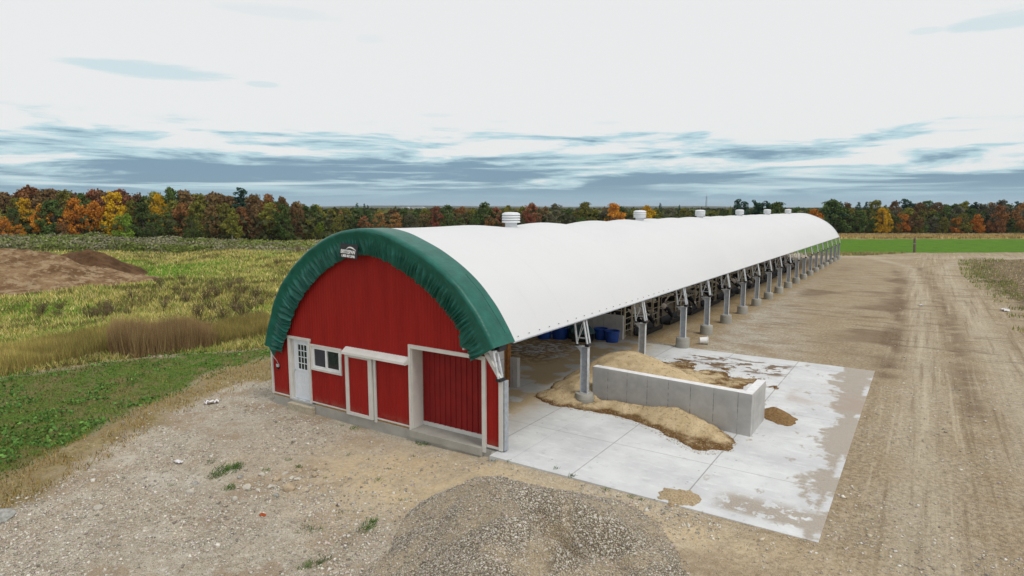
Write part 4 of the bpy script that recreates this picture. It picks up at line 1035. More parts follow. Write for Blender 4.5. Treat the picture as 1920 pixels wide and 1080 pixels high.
def litter(x, y, s, label, seed):
    r_ = random.Random(seed); v = []; f = []; n = 9
    for i in range(n):
        for j in range(n): v.append(((i/(n-1)-.5)*s*2+r_.uniform(-.1, .1)*s, (j/(n-1)-.5)*s+r_.uniform(-.1, .1)*s, abs(math.sin(i*1.3+seed)*math.cos(j*1.1))*s*.5+r_.uniform(0, .15)*s))
    for i in range(n-1):
        for j in range(n-1): a = i*n+j; f.append((a, a+n, a+n+1, a+1))
    o = mesh_obj('litter', v, f, litter_m, None, True); o.location = (x, y, float(height(np.array(x), np.array(y)))+.01); o.rotation_euler.z = r_.uniform(0, 3); tag(o, label, 'litter')
litter(2.15, -4.55, .13, 'crumpled whitish plastic scrap on the gravel left of the barn', 3)
litter(-1.7, -1.3, .22, 'white paper scrap on the dry grass near the lawn edge', 5)
litter(22.3, 35.5, .3, 'white plastic sheet scrap beside the stubble field on the right', 6)
litter(18.0, 35.0, .16, 'thin white scrap lying in the middle of the dirt track', 8)
# white bucket
mb = MB(); mb.lathe([(.14, 0), (.165, .34), (.175, .34), (.175, .37), (.155, .37), (.13, .03), (0, .03)], n=24, cap=False)
bk = mb.build('bucket', 'bucket', smooth=True); bk.location = (9.55, 15.75, .16); bk.rotation_euler = (R(88), 0, R(115)); tag(bk, 'white plastic bucket lying on its side by the third steel post', 'bucket')
mb = MB(); mb.tube([(.17, 0, .35), (.2, .08, .38), (.19, .16, .37), (.0, .24, .36), (-.19, .16, .37), (-.17, 0, .35)], .005, 5); mb.build('handle', 'steel', bk)

# blue tubs and a covered bin
def tub(x, y, r_, h, label, mat='blue'):
    mb = MB(); mb.lathe([(r_*.86, 0), (r_*.93, h*.5), (r_, h), (r_*1.06, h), (r_*1.06, h+.03), (r_*.96, h+.03), (r_*.9, h*.6), (r_*.84, .04), (0, .04)], n=32, cap=False)
    t_ = mb.build('tub', mat, smooth=True); t_.location = (x, y, 0.002); tag(t_, label, 'tub', 'tubs by the partition wall')
    mb = MB(); mb.lathe([(r_*.95, h*.45), (r_*.975, h*.47), (r_*.965, h*.52)], n=32, cap=False); mb.build('moulded_band', mat, t_, smooth=True)
tub(5.98, 13.95, .34, .50, 'round blue plastic tub nearest the end of the grey partition wall')
tub(5.28, 14.2, .33, .50, 'round blue plastic tub second from the end of the partition wall')
tub(3.55, 13.3, .42, .50, 'wide blue plastic tub left of the dark covered bin')
tub(2.9, 12.9, .38, .46, 'blue plastic tub farthest left under the roof edge')
mb = MB(); mb.box(-.45, .45, -.35, .35, .0, .42); bn = mb.build('feed_bin', 'black', bevel=.03); bn.location = (4.75, 13.35, .002); bn.rotation_euler.z = .2
tag(bn, 'black bin with a dark green cover standing between the blue tubs', 'bin')
mb = MB(); mb.lathe([(.60, 0), (.58, .06), (.40, .26), (.15, .40), (0, .42)], (0, 0, .42), n=8, cap=False); mb.build('bin_cover', 'tarp', bn)
tub(4.0, 13.75, .36, .5, 'dark green tub just left of the covered bin', 'tarp')

# ------------------------------------------------------------------ feed rail of the pens
RX = 6.20
def rail_panel(L_):
    root = empty('feed_rail_panel')
    p = MB(); p.box(-.04, .04, -.04, .04, 0, 1.75); p.build('post', 'rail', root, bevel=.006)
    p = MB(); p.box(-.04, .04, .86, .94, 0, 1.75); p.build('post', 'rail', root, bevel=.006)
    g = MB()
    for z in (.35, .65, .95, 1.25, 1.52): g.tube([(0, .08, z), (0, .82, z)], .020, 6)
    g.tube([(0, .08, .30), (0, .08, 1.52)], .022, 6); g.tube([(0, .82, .30), (0, .82, 1.52)], .022, 6); g.build('ladder_gate', 'rail', root)
    g = MB(); g.tube([(0, .96, 1.45), (.02, L_-.10, 1.45)], .026, 6); g.tube([(.0, .96, .98), (0, 1.05, .92), (0, L_-.12, .92)], .024, 6); g.build('neck_rail', 'rail', root)
    g = MB(); a, b = 1.15, L_-.25
    g.tube([(.06, a, 1.02), (.06, a, 1.35), (.06, a+.1, 1.40), (.06, b-.1, 1.40), (.06, b, 1.33), (.06, b, 1.02)], .018, 6); g.build('swing_loop', 'rail', root)
    g = MB(); g.prism([(.10, 0), (.62, 0), (.66, .22), (.62, .24), (.55, .06), (.18, .06), (.12, .34), (.06, .34)], .98, L_-.05); g.build('feed_trough', 'rubber', root)
    return root
pan = rail_panel(3.6)
for k in range(12):
    y = 14.85+3.658*k
    o = pan if k == 0 else copy_tree(pan)
    o.location = (RX, y, 0.02)
    tag(o, 'cream tube feed rail panel, %s counted from the grey partition wall' % ORD[k], 'feed rail', 'feed rail panels along the pens')
rail2 = MB()

# ------------------------------------------------------------------ cattle
m = Mt('holstein hide', .75, .2)
oi = N(m.nt, 'ShaderNodeObjectInfo'); oc = m.mp(m.objc(), (1, 1.4, 1.1)); nv = N(m.nt, 'ShaderNodeVectorMath', operation='ADD'); cb = N(m.nt, 'ShaderNodeCombineXYZ')
for i_ in range(3): m.L(m.ma('MULTIPLY', oi.outputs['Random'], 31.0+i_*7), cb.inputs[i_])
m.L(oc, nv.inputs[0]); m.L(cb.outputs[0], nv.inputs[1])
p_ = m.noise(1.5, 3, .5, v=nv.outputs[0]); m.col(m.mix(m.sm(p_, .54, .56), (.014, .012, .013), (.58, .53, .47))); m.bump(m.noise(30, 3), .2, .01); MAT['hide'] = m.m
MAT['horn'] = simple('hoof and muzzle', (.10, .075, .065), .6)
def skin_mesh(name, verts, edges, mat, sub=2):
    me = bpy.data.meshes.new(name); me.from_pydata([v[:3] for v in verts], edges, []); o = bpy.data.objects.new(name, me); COL.objects.link(o)
    sk = o.modifiers.new('s', 'SKIN'); sk.use_smooth_shade = True
    for i, v in enumerate(verts):
        d_ = me.skin_vertices[0].data[i]; d_.radius = (v[3], v[4] if len(v) > 4 else v[3]); d_.use_root = (i == 0)
    sb = o.modifiers.new('u', 'SUBSURF'); sb.levels = sub; sb.render_levels = sub
    dg = bpy.context.evaluated_depsgraph_get(); dg.update(); m2 = bpy.data.meshes.new_from_object(o.evaluated_get(dg)); bpy.data.objects.remove(o)
    m2.materials.clear(); m2.materials.append(mat); return m2
def cow_standing(head):
    V = [(-.72, 0, 1.14, .25, .27), (-.25, 0, 1.03, .33, .37), (.25, 0, 1.0, .33, .37), (.62, 0, 1.08, .24, .31)]; E_ = [(0, 1), (1, 2), (2, 3)]
    def ch(root, pts):
        r0 = root
        for p in pts: V.append(p); E_.append((r0, len(V)-1)); r0 = len(V)-1
        return r0
    if head == 'feed': hd = ch(3, [(.95, 0, .98, .16, .20), (1.22, .03, .74, .12, .15), (1.38, .04, .60, .115, .13), (1.52, .05, .40, .085, .09), (1.58, .05, .28, .07, .07)])
    else: hd = ch(3, [(.90, 0, 1.30, .15, .20), (1.10, .05, 1.50, .12, .14), (1.28, .10, 1.50, .11, .13), (1.48, .16, 1.36, .08, .09), (1.58, .18, 1.27, .065, .07)])
    poll = hd-2
    for s in (-1, 1):
        ch(3, [(.60, .17*s, .78, .12), (.58, .19*s, .48, .065), (.58, .19*s, .30, .05), (.58, .19*s, .09, .045), (.62, .19*s, .02, .055)])
        ch(0, [(-.74, .19*s, .86, .16), (-.60, .21*s, .66, .11), (-.88, .21*s, .46, .06), (-.84, .21*s, .26, .045), (-.82, .21*s, .09, .045), (-.77, .21*s, .02, .055)])
        px_, py_, pz_ = V[poll][:3]; ch(poll, [(px_-.04, py_+.14*s, pz_+.05, .045, .03), (px_-.07, py_+.24*s, pz_+.02, .05, .02)])
    ch(0, [(-.98, 0, 1.20, .05), (-1.06, 0, .95, .03), (-1.07, 0, .60, .025), (-1.07, 0, .48, .045)])
    return V, E_
def cow_lying():
    V = [(-.70, 0, .42, .27, .28), (-.25, 0, .42, .36, .34), (.25, 0, .44, .35, .34), (.60, 0, .50, .25, .29)]; E_ = [(0, 1), (1, 2), (2, 3)]
    def ch(root, pts):
        r0 = root
        for p in pts: V.append(p); E_.append((r0, len(V)-1)); r0 = len(V)-1
        return r0
    hd = ch(3, [(.86, .04, .70, .16, .19), (1.05, .10, .88, .12, .14), (1.22, .16, .88, .11, .12), (1.40, .22, .74, .08, .09), (1.48, .24, .66, .065, .07)]); poll = hd-2
    for s in (-1, 1):
        ch(3, [(.66, .26*s, .24, .10), (.90, .30*s, .12, .06), (.66, .38*s, .07, .045), (.55, .38*s, .06, .05)])
        px_, py_, pz_ = V[poll][:3]; ch(poll, [(px_-.04, py_+.14*s, pz_+.05, .045, .03), (px_-.07, py_+.24*s, pz_+.02, .05, .02)])
    ch(0, [(-.62, .32, .22, .14), (-.25, .44, .13, .08), (-.55, .50, .07, .05), (-.38, .56, .06, .05)])
    ch(0, [(-.60, -.28, .2, .13), (-.25, -.36, .12, .08), (-.5, -.42, .07, .05)])
    ch(0, [(-.95, .05, .40, .05), (-1.02, .15, .12, .03), (-.9, .3, .05, .03)])
    return V, E_
cm = {k: skin_mesh('cow_'+k, *(cow_standing(k) if k != 'lie' else cow_lying()), MAT['hide']) for k in ('feed', 'up', 'lie')}
def face_bits(kind):
    mb = MB(); V = {'feed': ((1.585, .05, .25), [(1.42, .04+s*.12, .60) for s in (-1, 1)]), 'up': ((1.62, .185, 1.25), [(1.33, .12+s*.115, 1.50) for s in (-1, 1)]), 'lie': ((1.52, .25, .64), [(1.27, .18+s*.115, .88) for s in (-1, 1)])}[kind]
    mz, ey = V; b = MB(); b.lathe([(.0, -.06), (.06, -.045), (.075, 0), (.06, .045), (0, .06)], mz, 12, cap=False)
    e_ = []
    for p in ey: q = MB(); q.lathe([(0, -.022), (.02, -.01), (.02, .01), (0, .022)], p, 8, cap=False); e_.append(q)
    return b, e_
bits = {}
for k in cm:
    b, e_ = face_bits(k); tmp = []
    for q, nm, mt_ in [(b, 'muzzle', 'horn'), (e_[0], 'eye', 'black'), (e_[1], 'eye', 'black')]:
        me = bpy.data.meshes.new(nm); me.from_pydata(q.v, [], q.f); me.materials.append(MAT[mt_]); tmp.append((nm, me))
    bits[k] = tmp
cows = []
r_ = random.Random(11)
slots = []
for k in range(12):
    y0 = 14.85+3.658*k
    slots += [('feed', RX-1.02, y0+1.55+r_.uniform(-.15, .15), r_.uniform(-.10, .10), 'feeding through the rail'),
              (('feed', 'up')[k % 3 == 1], RX-1.15, y0+2.75+r_.uniform(-.15, .15), r_.uniform(-.12, .12), ('feeding at the trough', 'with raised head')[k % 3 == 1])]
    if k % 2 == 0: slots.append(('lie', 3.55, y0+r_.uniform(.8, 2.6), r_.uniform(-.9, .9), 'lying in the pen'))
cnt = {}
for (kd, x, y, a, txt) in slots:
    bay = int((y-14.85)//3.658)
    o = bpy.data.objects.new('cow', cm[kd]); COL.objects.link(o); o.location = (x, y, .04 if kd != 'lie' else .05); o.rotation_euler.z = a
    sc_ = r_.uniform(.93, 1.05); o.scale = (sc_,)*3
    pos_ = 'right half' if (y-14.85) % 3.658 > 2.1 else 'left half'
    tag(o, 'black and white cow %s, %s of %s rail bay' % (txt, pos_, ORD[bay]), 'cow', 'cows in the pens')
    for nm, me in bits[kd]:
        b = bpy.data.objects.new(nm, me); COL.objects.link(b); b.parent = o

# ------------------------------------------------------------------ distant things
mb = MB(); mb.lathe([(.0, -.3), (.16, -.3), (.165, 1.0), (.14, 1.95), (.13, 2.02), (0, 2.05)], n=12, cap=False)
fp = mb.build('fence_post', simple('weathered post wood', (.15, .12, .09), .95, .1, var=.4, scale=20), smooth=True); fp.location = (16.7, 92.6, 0); fp.rotation_euler = (R(1.5), R(-2.5), 0); tag(fp, 'lone weathered wooden post at the edge of the green field', 'fence post')
mb = MB(); mb.box(-.15, .15, -.17, -.155, 1.2, 1.28); mb.build('wire_bracket', 'steel_dark', fp)
x, y = from_dl(620, 620*(1321-960)/1177.4)
mb = MB()
for k in range(3):
    a = k*2.094; mb.tube([(.9*math.cos(a), .9*math.sin(a), 0), (.55*math.cos(a), .55*math.sin(a), 17.5)], .10, 5)
for k in range(11):
    for j in range(3):
        a, b2 = j*2.094, (j+1)*2.094; w0, w1_ = .9-.032*k, .9-.032*(k+1); mb.tube([(w0*math.cos(a), w0*math.sin(a), 1.6*k), (w1_*math.cos(b2), w1_*math.sin(b2), 1.6*k+1.6)], .05, 4)
mast = mb.build('lattice_mast', simple('mast grey', (.16, .18, .20), .6)); mast.location = (x, y, 0); tag(mast, 'thin grey lattice mast rising above the far treetops behind the roof', 'mast')
mb = MB(); mb.tube([(0, 0, 17.3), (0, 0, 21.5)], .06, 5); mb.build('antenna_rod', 'steel_dark', mast)
for i, (px_, w_, lab) in enumerate([(785, 11, 'tiny white farm building far away between the treetops above the roof'), (762, 6, 'small pale farm shed on the horizon left of the white farm building')]):
    D_ = 900; x, y = from_dl(D_, D_*(px_-960)/1177.4); fb = empty('farm_building', (x, y, 0), .5); tag(fb, lab, 'farm building')
    mb = MB(); mb.box(-w_, w_, -5, 5, -1, 6.2); mb.build('wall', 'vinyl', fb)
    mb = MB(); mb.prism([(-w_-.5, 6.2), (w_+.5, 6.2), (w_*.6, 8.0), (-w_*.6, 8.0)], -5.5, 5.5); mb.build('roof', simple('pale roof', (.42, .46, .50), .6), fb)

# earth mounds in the meadow
m = Mt('dug earth', .95, .1); f = m.noise(.5, 6, .65); g = m.noise(3, 6, .7); q = m.noise(1.2, 6, .7, v=m.mp(m.pos(), (1, 1, 2.5)))
c = m.mix(m.sm(f, .38, .62), (.17, .095, .045), (.34, .22, .12)); c = m.mix(m.sm(q, .48, .60, 0, .85), c, (.46, .34, .21)); c = m.mix(m.sm(g, .55, .7, 0, .7), c, (.075, .045, .028)); m.col(c).bump(m.ma('ADD', g, q), 1.0, .35); MAT['earth'] = m.m
m = Mt('dark dug earth', .95, .1); g = m.noise(3, 6, .7); f = m.noise(.8, 6, .65); c = m.mix(m.sm(f, .35, .65), (.085, .045, .022), (.16, .09, .045)); c = m.mix(m.sm(g, .5, .7, 0, .6), c, (.045, .025, .015)); m.col(c).bump(g, 1.0, .3); MAT['earth2'] = m.m
def h_m1(X_, Y_):
    h = seg(X_, Y_, [(-52, -3, 3.0, 9), (-48, 5, 3.6, 8.5), (-46, 9.5, 3.3, 7.5), (-44, 13, 1.7, 6)], 0)
    h = smax(h, seg(X_, Y_, [(-42.5, 3, 1.2, 4.0), (-41.0, 7.5, 1.2, 3.4)], 0), .2)
    return h+((fbm(X_*.35, Y_*.35, 5, 111)-.5)*1.6+(fbm(X_*1.4, Y_*1.4, 3, 112)-.5)*.5)*sstep(h, -.2, 1.2)
def h_m2(X_, Y_):
    h = seg(X_, Y_, [(-52, 15.0, 2.7, 5), (-49, 15.6, 2.7, 4.6), (-45.5, 14.6, 1.1, 3.0)], 0)
    return h+((fbm(X_*.5, Y_*.5, 4, 121)-.5)*1.1+(fbm(X_*2, Y_*2, 3, 122)-.5)*.35)*sstep(h, -.2, .8)
o = pile('earth_mound', -64, -34, -14, 22, .3, h_m1, MAT['earth'], .0, base=lambda X_, Y_: height(X_, Y_)-.1); tag(o, 'large tan and brown mound of dug earth at the left edge of the meadow', 'earth mound')
o = pile('earth_mound', -57, -37, 8, 25, .3, h_m2, MAT['earth2'], .0, base=lambda X_, Y_: height(X_, Y_)-.1); tag(o, 'smaller dark brown earth mound right of the large one in the meadow', 'earth mound')
# ------------------------------------------------------------------ trees
def leafmat(name, c1, c2, c3):
    m = Mt(name, .8, .12); oi = N(m.nt, 'ShaderNodeObjectInfo')
    f = m.noise(.55, 4, .6); g = m.noise(3.5, 3, .6)
    c = m.mix(m.sm(f, .35, .65), c1, c2); c = m.mix(m.sm(g, .5, .75, 0, .6), c, c3)
    hsv = N(m.nt, 'ShaderNodeHueSaturation'); m.L(m.ma('ADD', .492, m.ma('MULTIPLY', oi.outputs['Random'], .016)), hsv.inputs['Hue']); m.L(m.ma('ADD', .95, m.ma('MULTIPLY', oi.outputs['Random'], .6)), hsv.inputs['Value']); m.L(c, hsv.inputs['Color'])
    m.col(hsv.outputs[0]); return m.m
LM = dict(
    orange=leafmat('orange foliage', (.44, .18, .020), (.34, .115, .015), (.48, .25, .025)),
    rust=leafmat('rust foliage', (.16, .070, .030), (.22, .105, .035), (.10, .07, .02)),
    red=leafmat('red foliage', (.20, .060, .035), (.19, .085, .045), (.13, .075, .035)),
    brown=leafmat('brown foliage', (.11, .062, .032), (.15, .095, .036), (.07, .072, .024)),
    yellow=leafmat('yellow foliage', (.46, .29, .012), (.38, .21, .012), (.28, .24, .02)),
    olive=leafmat('olive foliage', (.11, .115, .022), (.16, .145, .028), (.065, .08, .017)),
    green=leafmat('dark green foliage', (.042, .070, .020), (.062, .092, .022), (.09, .115, .026)),
    bright=leafmat('light green foliage', (.13, .19, .02), (.09, .14, .018), (.17, .20, .03)),
    pine=leafmat('pine foliage', (.018, .048, .032), (.028, .062, .040), (.014, .034, .022)),
    grey=leafmat('thin grey foliage', (.10, .095, .06), (.075, .075, .05), (.13, .11, .075)))
MAT['bark'] = simple('bark', (.10, .085, .07), .95, .1, var=.3, scale=4)
MAT['pale_bark'] = simple('pale bark', (.34, .31, .27), .95, .1, var=.25, scale=4)
def crown_mesh(kind, seed, nleaf=1500):
    g = np.random.default_rng(seed); C_ = []; Rr = []
    if kind == 'broad':
        for i in range(64):
            z = g.uniform(.12, .93); rad = .38*(max(.02, 1-abs((z-.42)/.56)**2.4))*g.uniform(.35, 1.0); a = g.uniform(0, 6.28)
            C_.append((rad*math.cos(a), rad*math.sin(a), z)); Rr.append(g.uniform(.07, .125)*(1.15-.35*z))
        C_.append((g.uniform(-.05, .05), g.uniform(-.05, .05), .90)); Rr.append(.08)
    elif kind == 'bush':
        for i in range(40):
            z = g.uniform(.06, .9); rad = .42*math.sqrt(max(.02, 1-((z-.35)/.6)**2))*g.uniform(.3, 1.0); a = g.uniform(0, 6.28)
            C_.append((rad*math.cos(a), rad*math.sin(a), z)); Rr.append(g.uniform(.09, .14))
    elif kind == 'spruce':
        for i in range(60):
            z = .12+.86*(i/60); rad = .20*(1-z)+.012; 
            for k in range(2): a = g.uniform(0, 6.28); C_.append((rad*math.cos(a), rad*math.sin(a), z)); Rr.append(.05*(1.15-z)+.012)
    elif kind == 'pine':
        for i in range(34):
            z = g.uniform(.35, .97); rad = (.26*(1.08-z)+.05)*g.uniform(.2, 1.25); a = g.uniform(0, 6.28)
            C_.append((rad*math.cos(a), rad*math.sin(a), z)); Rr.append(g.uniform(.045, .08))
    elif kind == 'poplar':
        for i in range(44):
            z = g.uniform(.12, .97); rad = .15*math.sqrt(max(.02, 1-((z-.5)/.52)**2))*g.uniform(.3, 1.0); a = g.uniform(0, 6.28)
            C_.append((rad*math.cos(a), rad*math.sin(a), z)); Rr.append(g.uniform(.05, .09))
    C_ = np.array(C_); Rr = np.array(Rr); w = Rr**2; pick = g.choice(len(C_), nleaf, p=w/w.sum())
    d = g.normal(size=(nleaf, 3)); d /= np.linalg.norm(d, axis=1)[:, None]; d[:, 2] = d[:, 2]*.75+.12
    p = C_[pick]+d*Rr[pick][:, None]*g.uniform(.55, 1.1, nleaf)[:, None]
    nrm = d+g.normal(0, .55, (nleaf, 3)); nrm /= np.linalg.norm(nrm, axis=1)[:, None]
    t1 = np.cross(nrm, g.normal(size=(nleaf, 3))); t1 /= np.linalg.norm(t1, axis=1)[:, None]; t2 = np.cross(nrm, t1)
    s = (.026 if kind != 'spruce' else .020)*g.uniform(.6, 1.35, nleaf)[:, None]
    a = p+t1*s; b = p+t2*s*.7; c = p-t1*s; e = p-t2*s*.7
    # inner mass of foliage and boughs so the crown is not hollow
    V = np.stack([a, b, c, e], 1).reshape(-1, 3); F = np.arange(nleaf*4).reshape(-1, 4)
    me = bpy.data.meshes.new('crown_'+kind); me.from_pydata(V.tolist(), [], F.tolist()); me.materials.append(LM['green'])
    return me
def trunk_mesh(seed, h=.75, r=.022, n_=5, spread=.22):
    r_ = random.Random(seed); mb = MB(); pts = [(0, 0, -.03)]; x = y = 0
    for k in range(1, 6): x += r_.uniform(-.012, .012); y += r_.uniform(-.012, .012); pts.append((x, y, h*k/5))
    mb.tube(pts, [r*1.3, r, r*.85, r*.65, r*.4, r*.12], 6)
    for k in range(n_):
        z = r_.uniform(.22, .6); a = r_.uniform(0, 6.28); L_ = spread*r_.uniform(.6, 1.1)
        mb.tube([(0, 0, z), (L_*.5*math.cos(a), L_*.5*math.sin(a), z+L_*.5), (L_*math.cos(a), L_*math.sin(a), z+L_*1.05)], [r*.5, r*.32, r*.1], 5)
    me = bpy.data.meshes.new('trunk_mesh'); me.from_pydata(mb.v, [], mb.f); me.materials.append(MAT['bark']); return me
CR = {k: [crown_mesh(k, 100+i*7+hash_, nl) for i in range(nv)] for k, nv, nl, hash_ in (('broad', 6, 2800, 0), ('bush', 3, 1500, 50), ('spruce', 2, 1300, 90), ('pine', 3, 1300, 130), ('poplar', 2, 1300, 170))}
TR = [trunk_mesh(i) for i in range(4)]; TRP = [trunk_mesh(9, .93, .016, 3, .1)]
trees = []
def tree(px, dep_, top_px, col, kind='broad', wid=1.0, zone='left', bark=None):
    lat_ = (px-960)/1177.4*dep_; x, y = from_dl(dep_, lat_)
    gz = float(height(np.array(x), np.array(y)))
    dist_ = dep_*math.cos(PITCH)  # depth along the view
    H_ = CAM[2]-gz-(top_px-(4 if zone == 'left' else 0)-390)/1177.4*dep_
    H_ = max(2.2, H_)
    nm = {'broad': 'broadleaf_tree', 'bush': 'bushy_tree', 'spruce': 'spruce_tree', 'pine': 'pine_tree', 'poplar': 'slender_tree'}[kind]
    o = empty(nm, (x, y, gz), random.uniform(0, 6.28)); w = H_*wid*random.uniform(.92, 1.1)
    c_ = bpy.data.objects.new('crown', random.choice(CR[kind])); COL.objects.link(c_); c_.parent = o; c_.scale = (w, w, H_)
    c_.material_slots[0].link = 'OBJECT'; c_.material_slots[0].material = LM[col]
    t_ = bpy.data.objects.new('trunk', random.choice(TRP if kind in ('spruce', 'pine') else TR)); COL.objects.link(t_); t_.parent = o; t_.scale = (H_, H_, H_)
    if bark: t_.material_slots[0].link = 'OBJECT'; t_.material_slots[0].material = MAT[bark]
    trees.append((px, dep_, o, col, kind, zone, H_))
# left wood edge: back row then front row (bearing, top) as seen from the yard
LD = 118
for px, tp, c_, k, w in [(-60, 372, 'brown', 'broad', .95), (-25, 375, 'rust', 'broad', .9), (12, 366, 'brown', 'broad', .95), (62, 351, 'rust', 'broad', 1.05), (98, 356, 'brown', 'broad', .8), (128, 358, 'olive', 'broad', .9), (158, 364, 'green', 'broad', .8),
        (184, 358, 'red', 'broad', .75), (206, 362, 'brown', 'broad', .75), (234, 357, 'red', 'broad', .85), (262, 364, 'brown', 'broad', .7), (298, 362, 'olive', 'broad', .85), (326, 355, 'green', 'broad', .75), (350, 358, 'brown', 'broad', .75),
        (378, 366, 'olive', 'broad', .85), (408, 364, 'brown', 'pine', .8), (430, 370, 'brown', 'broad', .8), (455, 358, 'pine', 'pine', .95), (480, 366, 'brown', 'broad', .75), (508, 366, 'rust', 'broad', .75), (534, 370, 'brown', 'broad', .75), (560, 380, 'brown', 'broad', .75), (590, 386, 'green', 'broad', .8), (40, 372, 'olive', 'broad', .8), (278, 372, 'green', 'broad', .8)]:
    tree(px, LD+13+random.uniform(-2, 3), tp+1, c_, k, w)
for px, tp, c_, k, w in [(-45, 395, 'green', 'bush', .9), (-10, 385, 'olive', 'broad', .9), (14, 405, 'orange', 'bush', .8), (30, 392, 'green', 'broad', .8), (54, 373, 'yellow', 'broad', .7), (84, 383, 'orange', 'broad', .75), (106, 375, 'green', 'broad', .9), (124, 400, 'red', 'bush', .7),
        (70, 398, 'green', 'bush', .9), (147, 373, 'orange', 'broad', .85), (168, 392, 'green', 'broad', .7), (184, 379, 'orange', 'broad', .75), (220, 361, 'yellow', 'broad', .7), (207, 387, 'orange', 'broad', .75), (250, 375, 'olive', 'broad', .7), (272, 380, 'green', 'broad', .85), (303, 364, 'yellow', 'broad', .62), (318, 398, 'green', 'bush', .85),
        (346, 381, 'rust', 'broad', .78), (332, 376, 'olive', 'broad', .7), (374, 379, 'olive', 'broad', .8), (400, 386, 'brown', 'broad', .8), (424, 381, 'olive', 'broad', .85), (456, 388, 'rust', 'broad', .8), (484, 384, 'brown', 'broad', .8), (508, 381, 'olive', 'broad', .85), (532, 384, 'green', 'broad', .8), (556, 388, 'brown', 'broad', .75)]:
    tree(px, LD+4+random.uniform(-2, 2), tp+2, c_, k, w)
r_ = random.Random(9); px = -60
while px < 610:
    tree(px, LD+22+r_.uniform(-2, 2), np.interp(px, [-60, 60, 250, 460, 560, 610], [376, 362, 366, 370, 380, 392])+r_.uniform(-5, 6), r_.choice(['brown', 'olive', 'green', 'brown', 'rust', 'green']), 'broad', 1.0); px += r_.uniform(15, 22)
tree(236, LD-5, 401, 'bright', 'bush', .9); tree(38, LD-4, 424, 'orange', 'bush', .8); tree(290, LD-3, 402, 'green', 'bush', .9); tree(10, LD-5, 412, 'orange', 'bush', .8)
tree(604, LD+6, 418, 'bright', 'broad', .7); tree(362, LD-3, 405, 'green', 'bush', .8); tree(437, LD, 392, 'olive', 'broad', .75, bark='pale_bark'); tree(120, LD-5, 418, 'rust', 'bush', .8); tree(585, LD+5, 408, 'olive', 'bush', .8); tree(540, LD+1, 410, 'green', 'bush', .8)
# middle wood behind the roof
cyc = ['green', 'olive', 'brown', 'olive', 'green', 'rust', 'green', 'olive', 'green', 'olive', 'grey', 'green', 'orange', 'olive', 'green', 'grey', 'olive', 'green', 'red']
r_ = random.Random(5); px = 600
while px < 1570:
    wpx = r_.uniform(19, 27); c_ = r_.choice(cyc); tp = 391+r_.uniform(-6, 6)-(6 if 800 < px < 1180 else 0)
    if px < 800: c_ = r_.choice(['green', 'olive', 'green', 'brown', 'olive', 'grey']); tp = 394+r_.uniform(-5, 4)
    tree(px, 158+r_.uniform(-4, 4), tp, c_, 'broad', .95, 'middle'); px += wpx
px = 612
while px < 1560:
    c_ = r_.choice(cyc); tree(px, 149+r_.uniform(-3, 3), 402+r_.uniform(-5, 6), c_, r_.choice(['broad', 'bush']), .95, 'middle'); px += r_.uniform(20, 30)
for px, tp, c_, k, w, D_ in [(672, 379, 'pine', 'spruce', .9, 168), (686, 380, 'pine', 'spruce', .8, 168), (692, 383, 'pine', 'spruce', .8, 170), (1236, 379, 'pine', 'spruce', .8, 168), (1271, 383, 'pine', 'spruce', .7, 168), (1381, 375, 'pine', 'pine', 1.1, 150), (1392, 379, 'pine', 'pine', 1.0, 150),
        (1415, 375, 'pine', 'pine', 1.0, 152), (1424, 377, 'pine', 'pine', 1.1, 152), (1436, 376, 'pine', 'pine', .9, 150), (1452, 378, 'green', 'broad', 1.1, 148), (1212, 384, 'yellow', 'broad', .9, 146), (1095, 378, 'olive', 'broad', 1.0, 152), (1150, 380, 'orange', 'broad', .9, 146), (820, 386, 'red', 'broad', .8, 150), (908, 378, 'green', 'broad', 1.0, 152), (1042, 388, 'grey', 'poplar', 1.2, 144), (996, 380, 'red', 'broad', .9, 150), (1523, 391, 'orange', 'broad', 1.0, 140), (1555, 374, 'green', 'broad', 1.2, 152)]:
    tree(px, D_, tp, c_, k, w, 'middle', 'pale_bark' if k == 'poplar' else None)
# right wood beyond the fields
px = 1568
while px < 1990:
    k = r_.choice(['broad', 'broad', 'pine', 'broad', 'spruce']); c_ = 'pine' if k in ('pine', 'spruce') else r_.choice(['green', 'olive', 'brown', 'grey', 'green'])
    tree(px, 172+r_.uniform(-4, 4), 378+r_.uniform(-5, 5), c_, k, 1.1 if k != 'broad' else .85, 'right'); px += r_.uniform(13, 20)
px = 1562
while px < 1990:
    c_ = r_.choice(['green', 'olive', 'green', 'grey', 'brown', 'olive', 'green']); tree(px, 163+r_.uniform(-3, 3), 391+r_.uniform(-6, 6), c_, 'broad', .95, 'right'); px += r_.uniform(19, 27)
px = 1560
while px < 1990:
    if not (1640 < px < 1665 or 1790 < px < 1845): tree(px, 155+r_.uniform(-2, 2), 408+r_.uniform(-7, 8), r_.choice(['green', 'olive', 'green', 'brown', 'grey']), r_.choice(['bush', 'broad']), .95, 'right')
    px += r_.uniform(20, 28)
for px, tp, c_, k, w in [(1650, 388, 'yellow', 'broad', .85), (1663, 410, 'yellow', 'bush', .8), (1688, 398, 'orange', 'bush', .8), (1716, 404, 'olive', 'bush', .8), (1712, 396, 'brown', 'broad', .8), (1800, 399, 'olive', 'broad', 1.0), (1826, 401, 'orange', 'broad', 1.0), (1790, 405, 'orange', 'bush', .8), (1765, 406, 'olive', 'broad', .8), (1912, 379, 'rust', 'broad', .8), (1868, 383, 'rust', 'broad', .8), (1902, 418, 'bright', 'bush', .8), (1555, 380, 'pine', 'broad', 1.0), (1580, 388, 'green', 'broad', 1.0), (1606, 393, 'green', 'broad', 1.0)]:
    tree(px, 153, tp, c_, k, w, 'right')
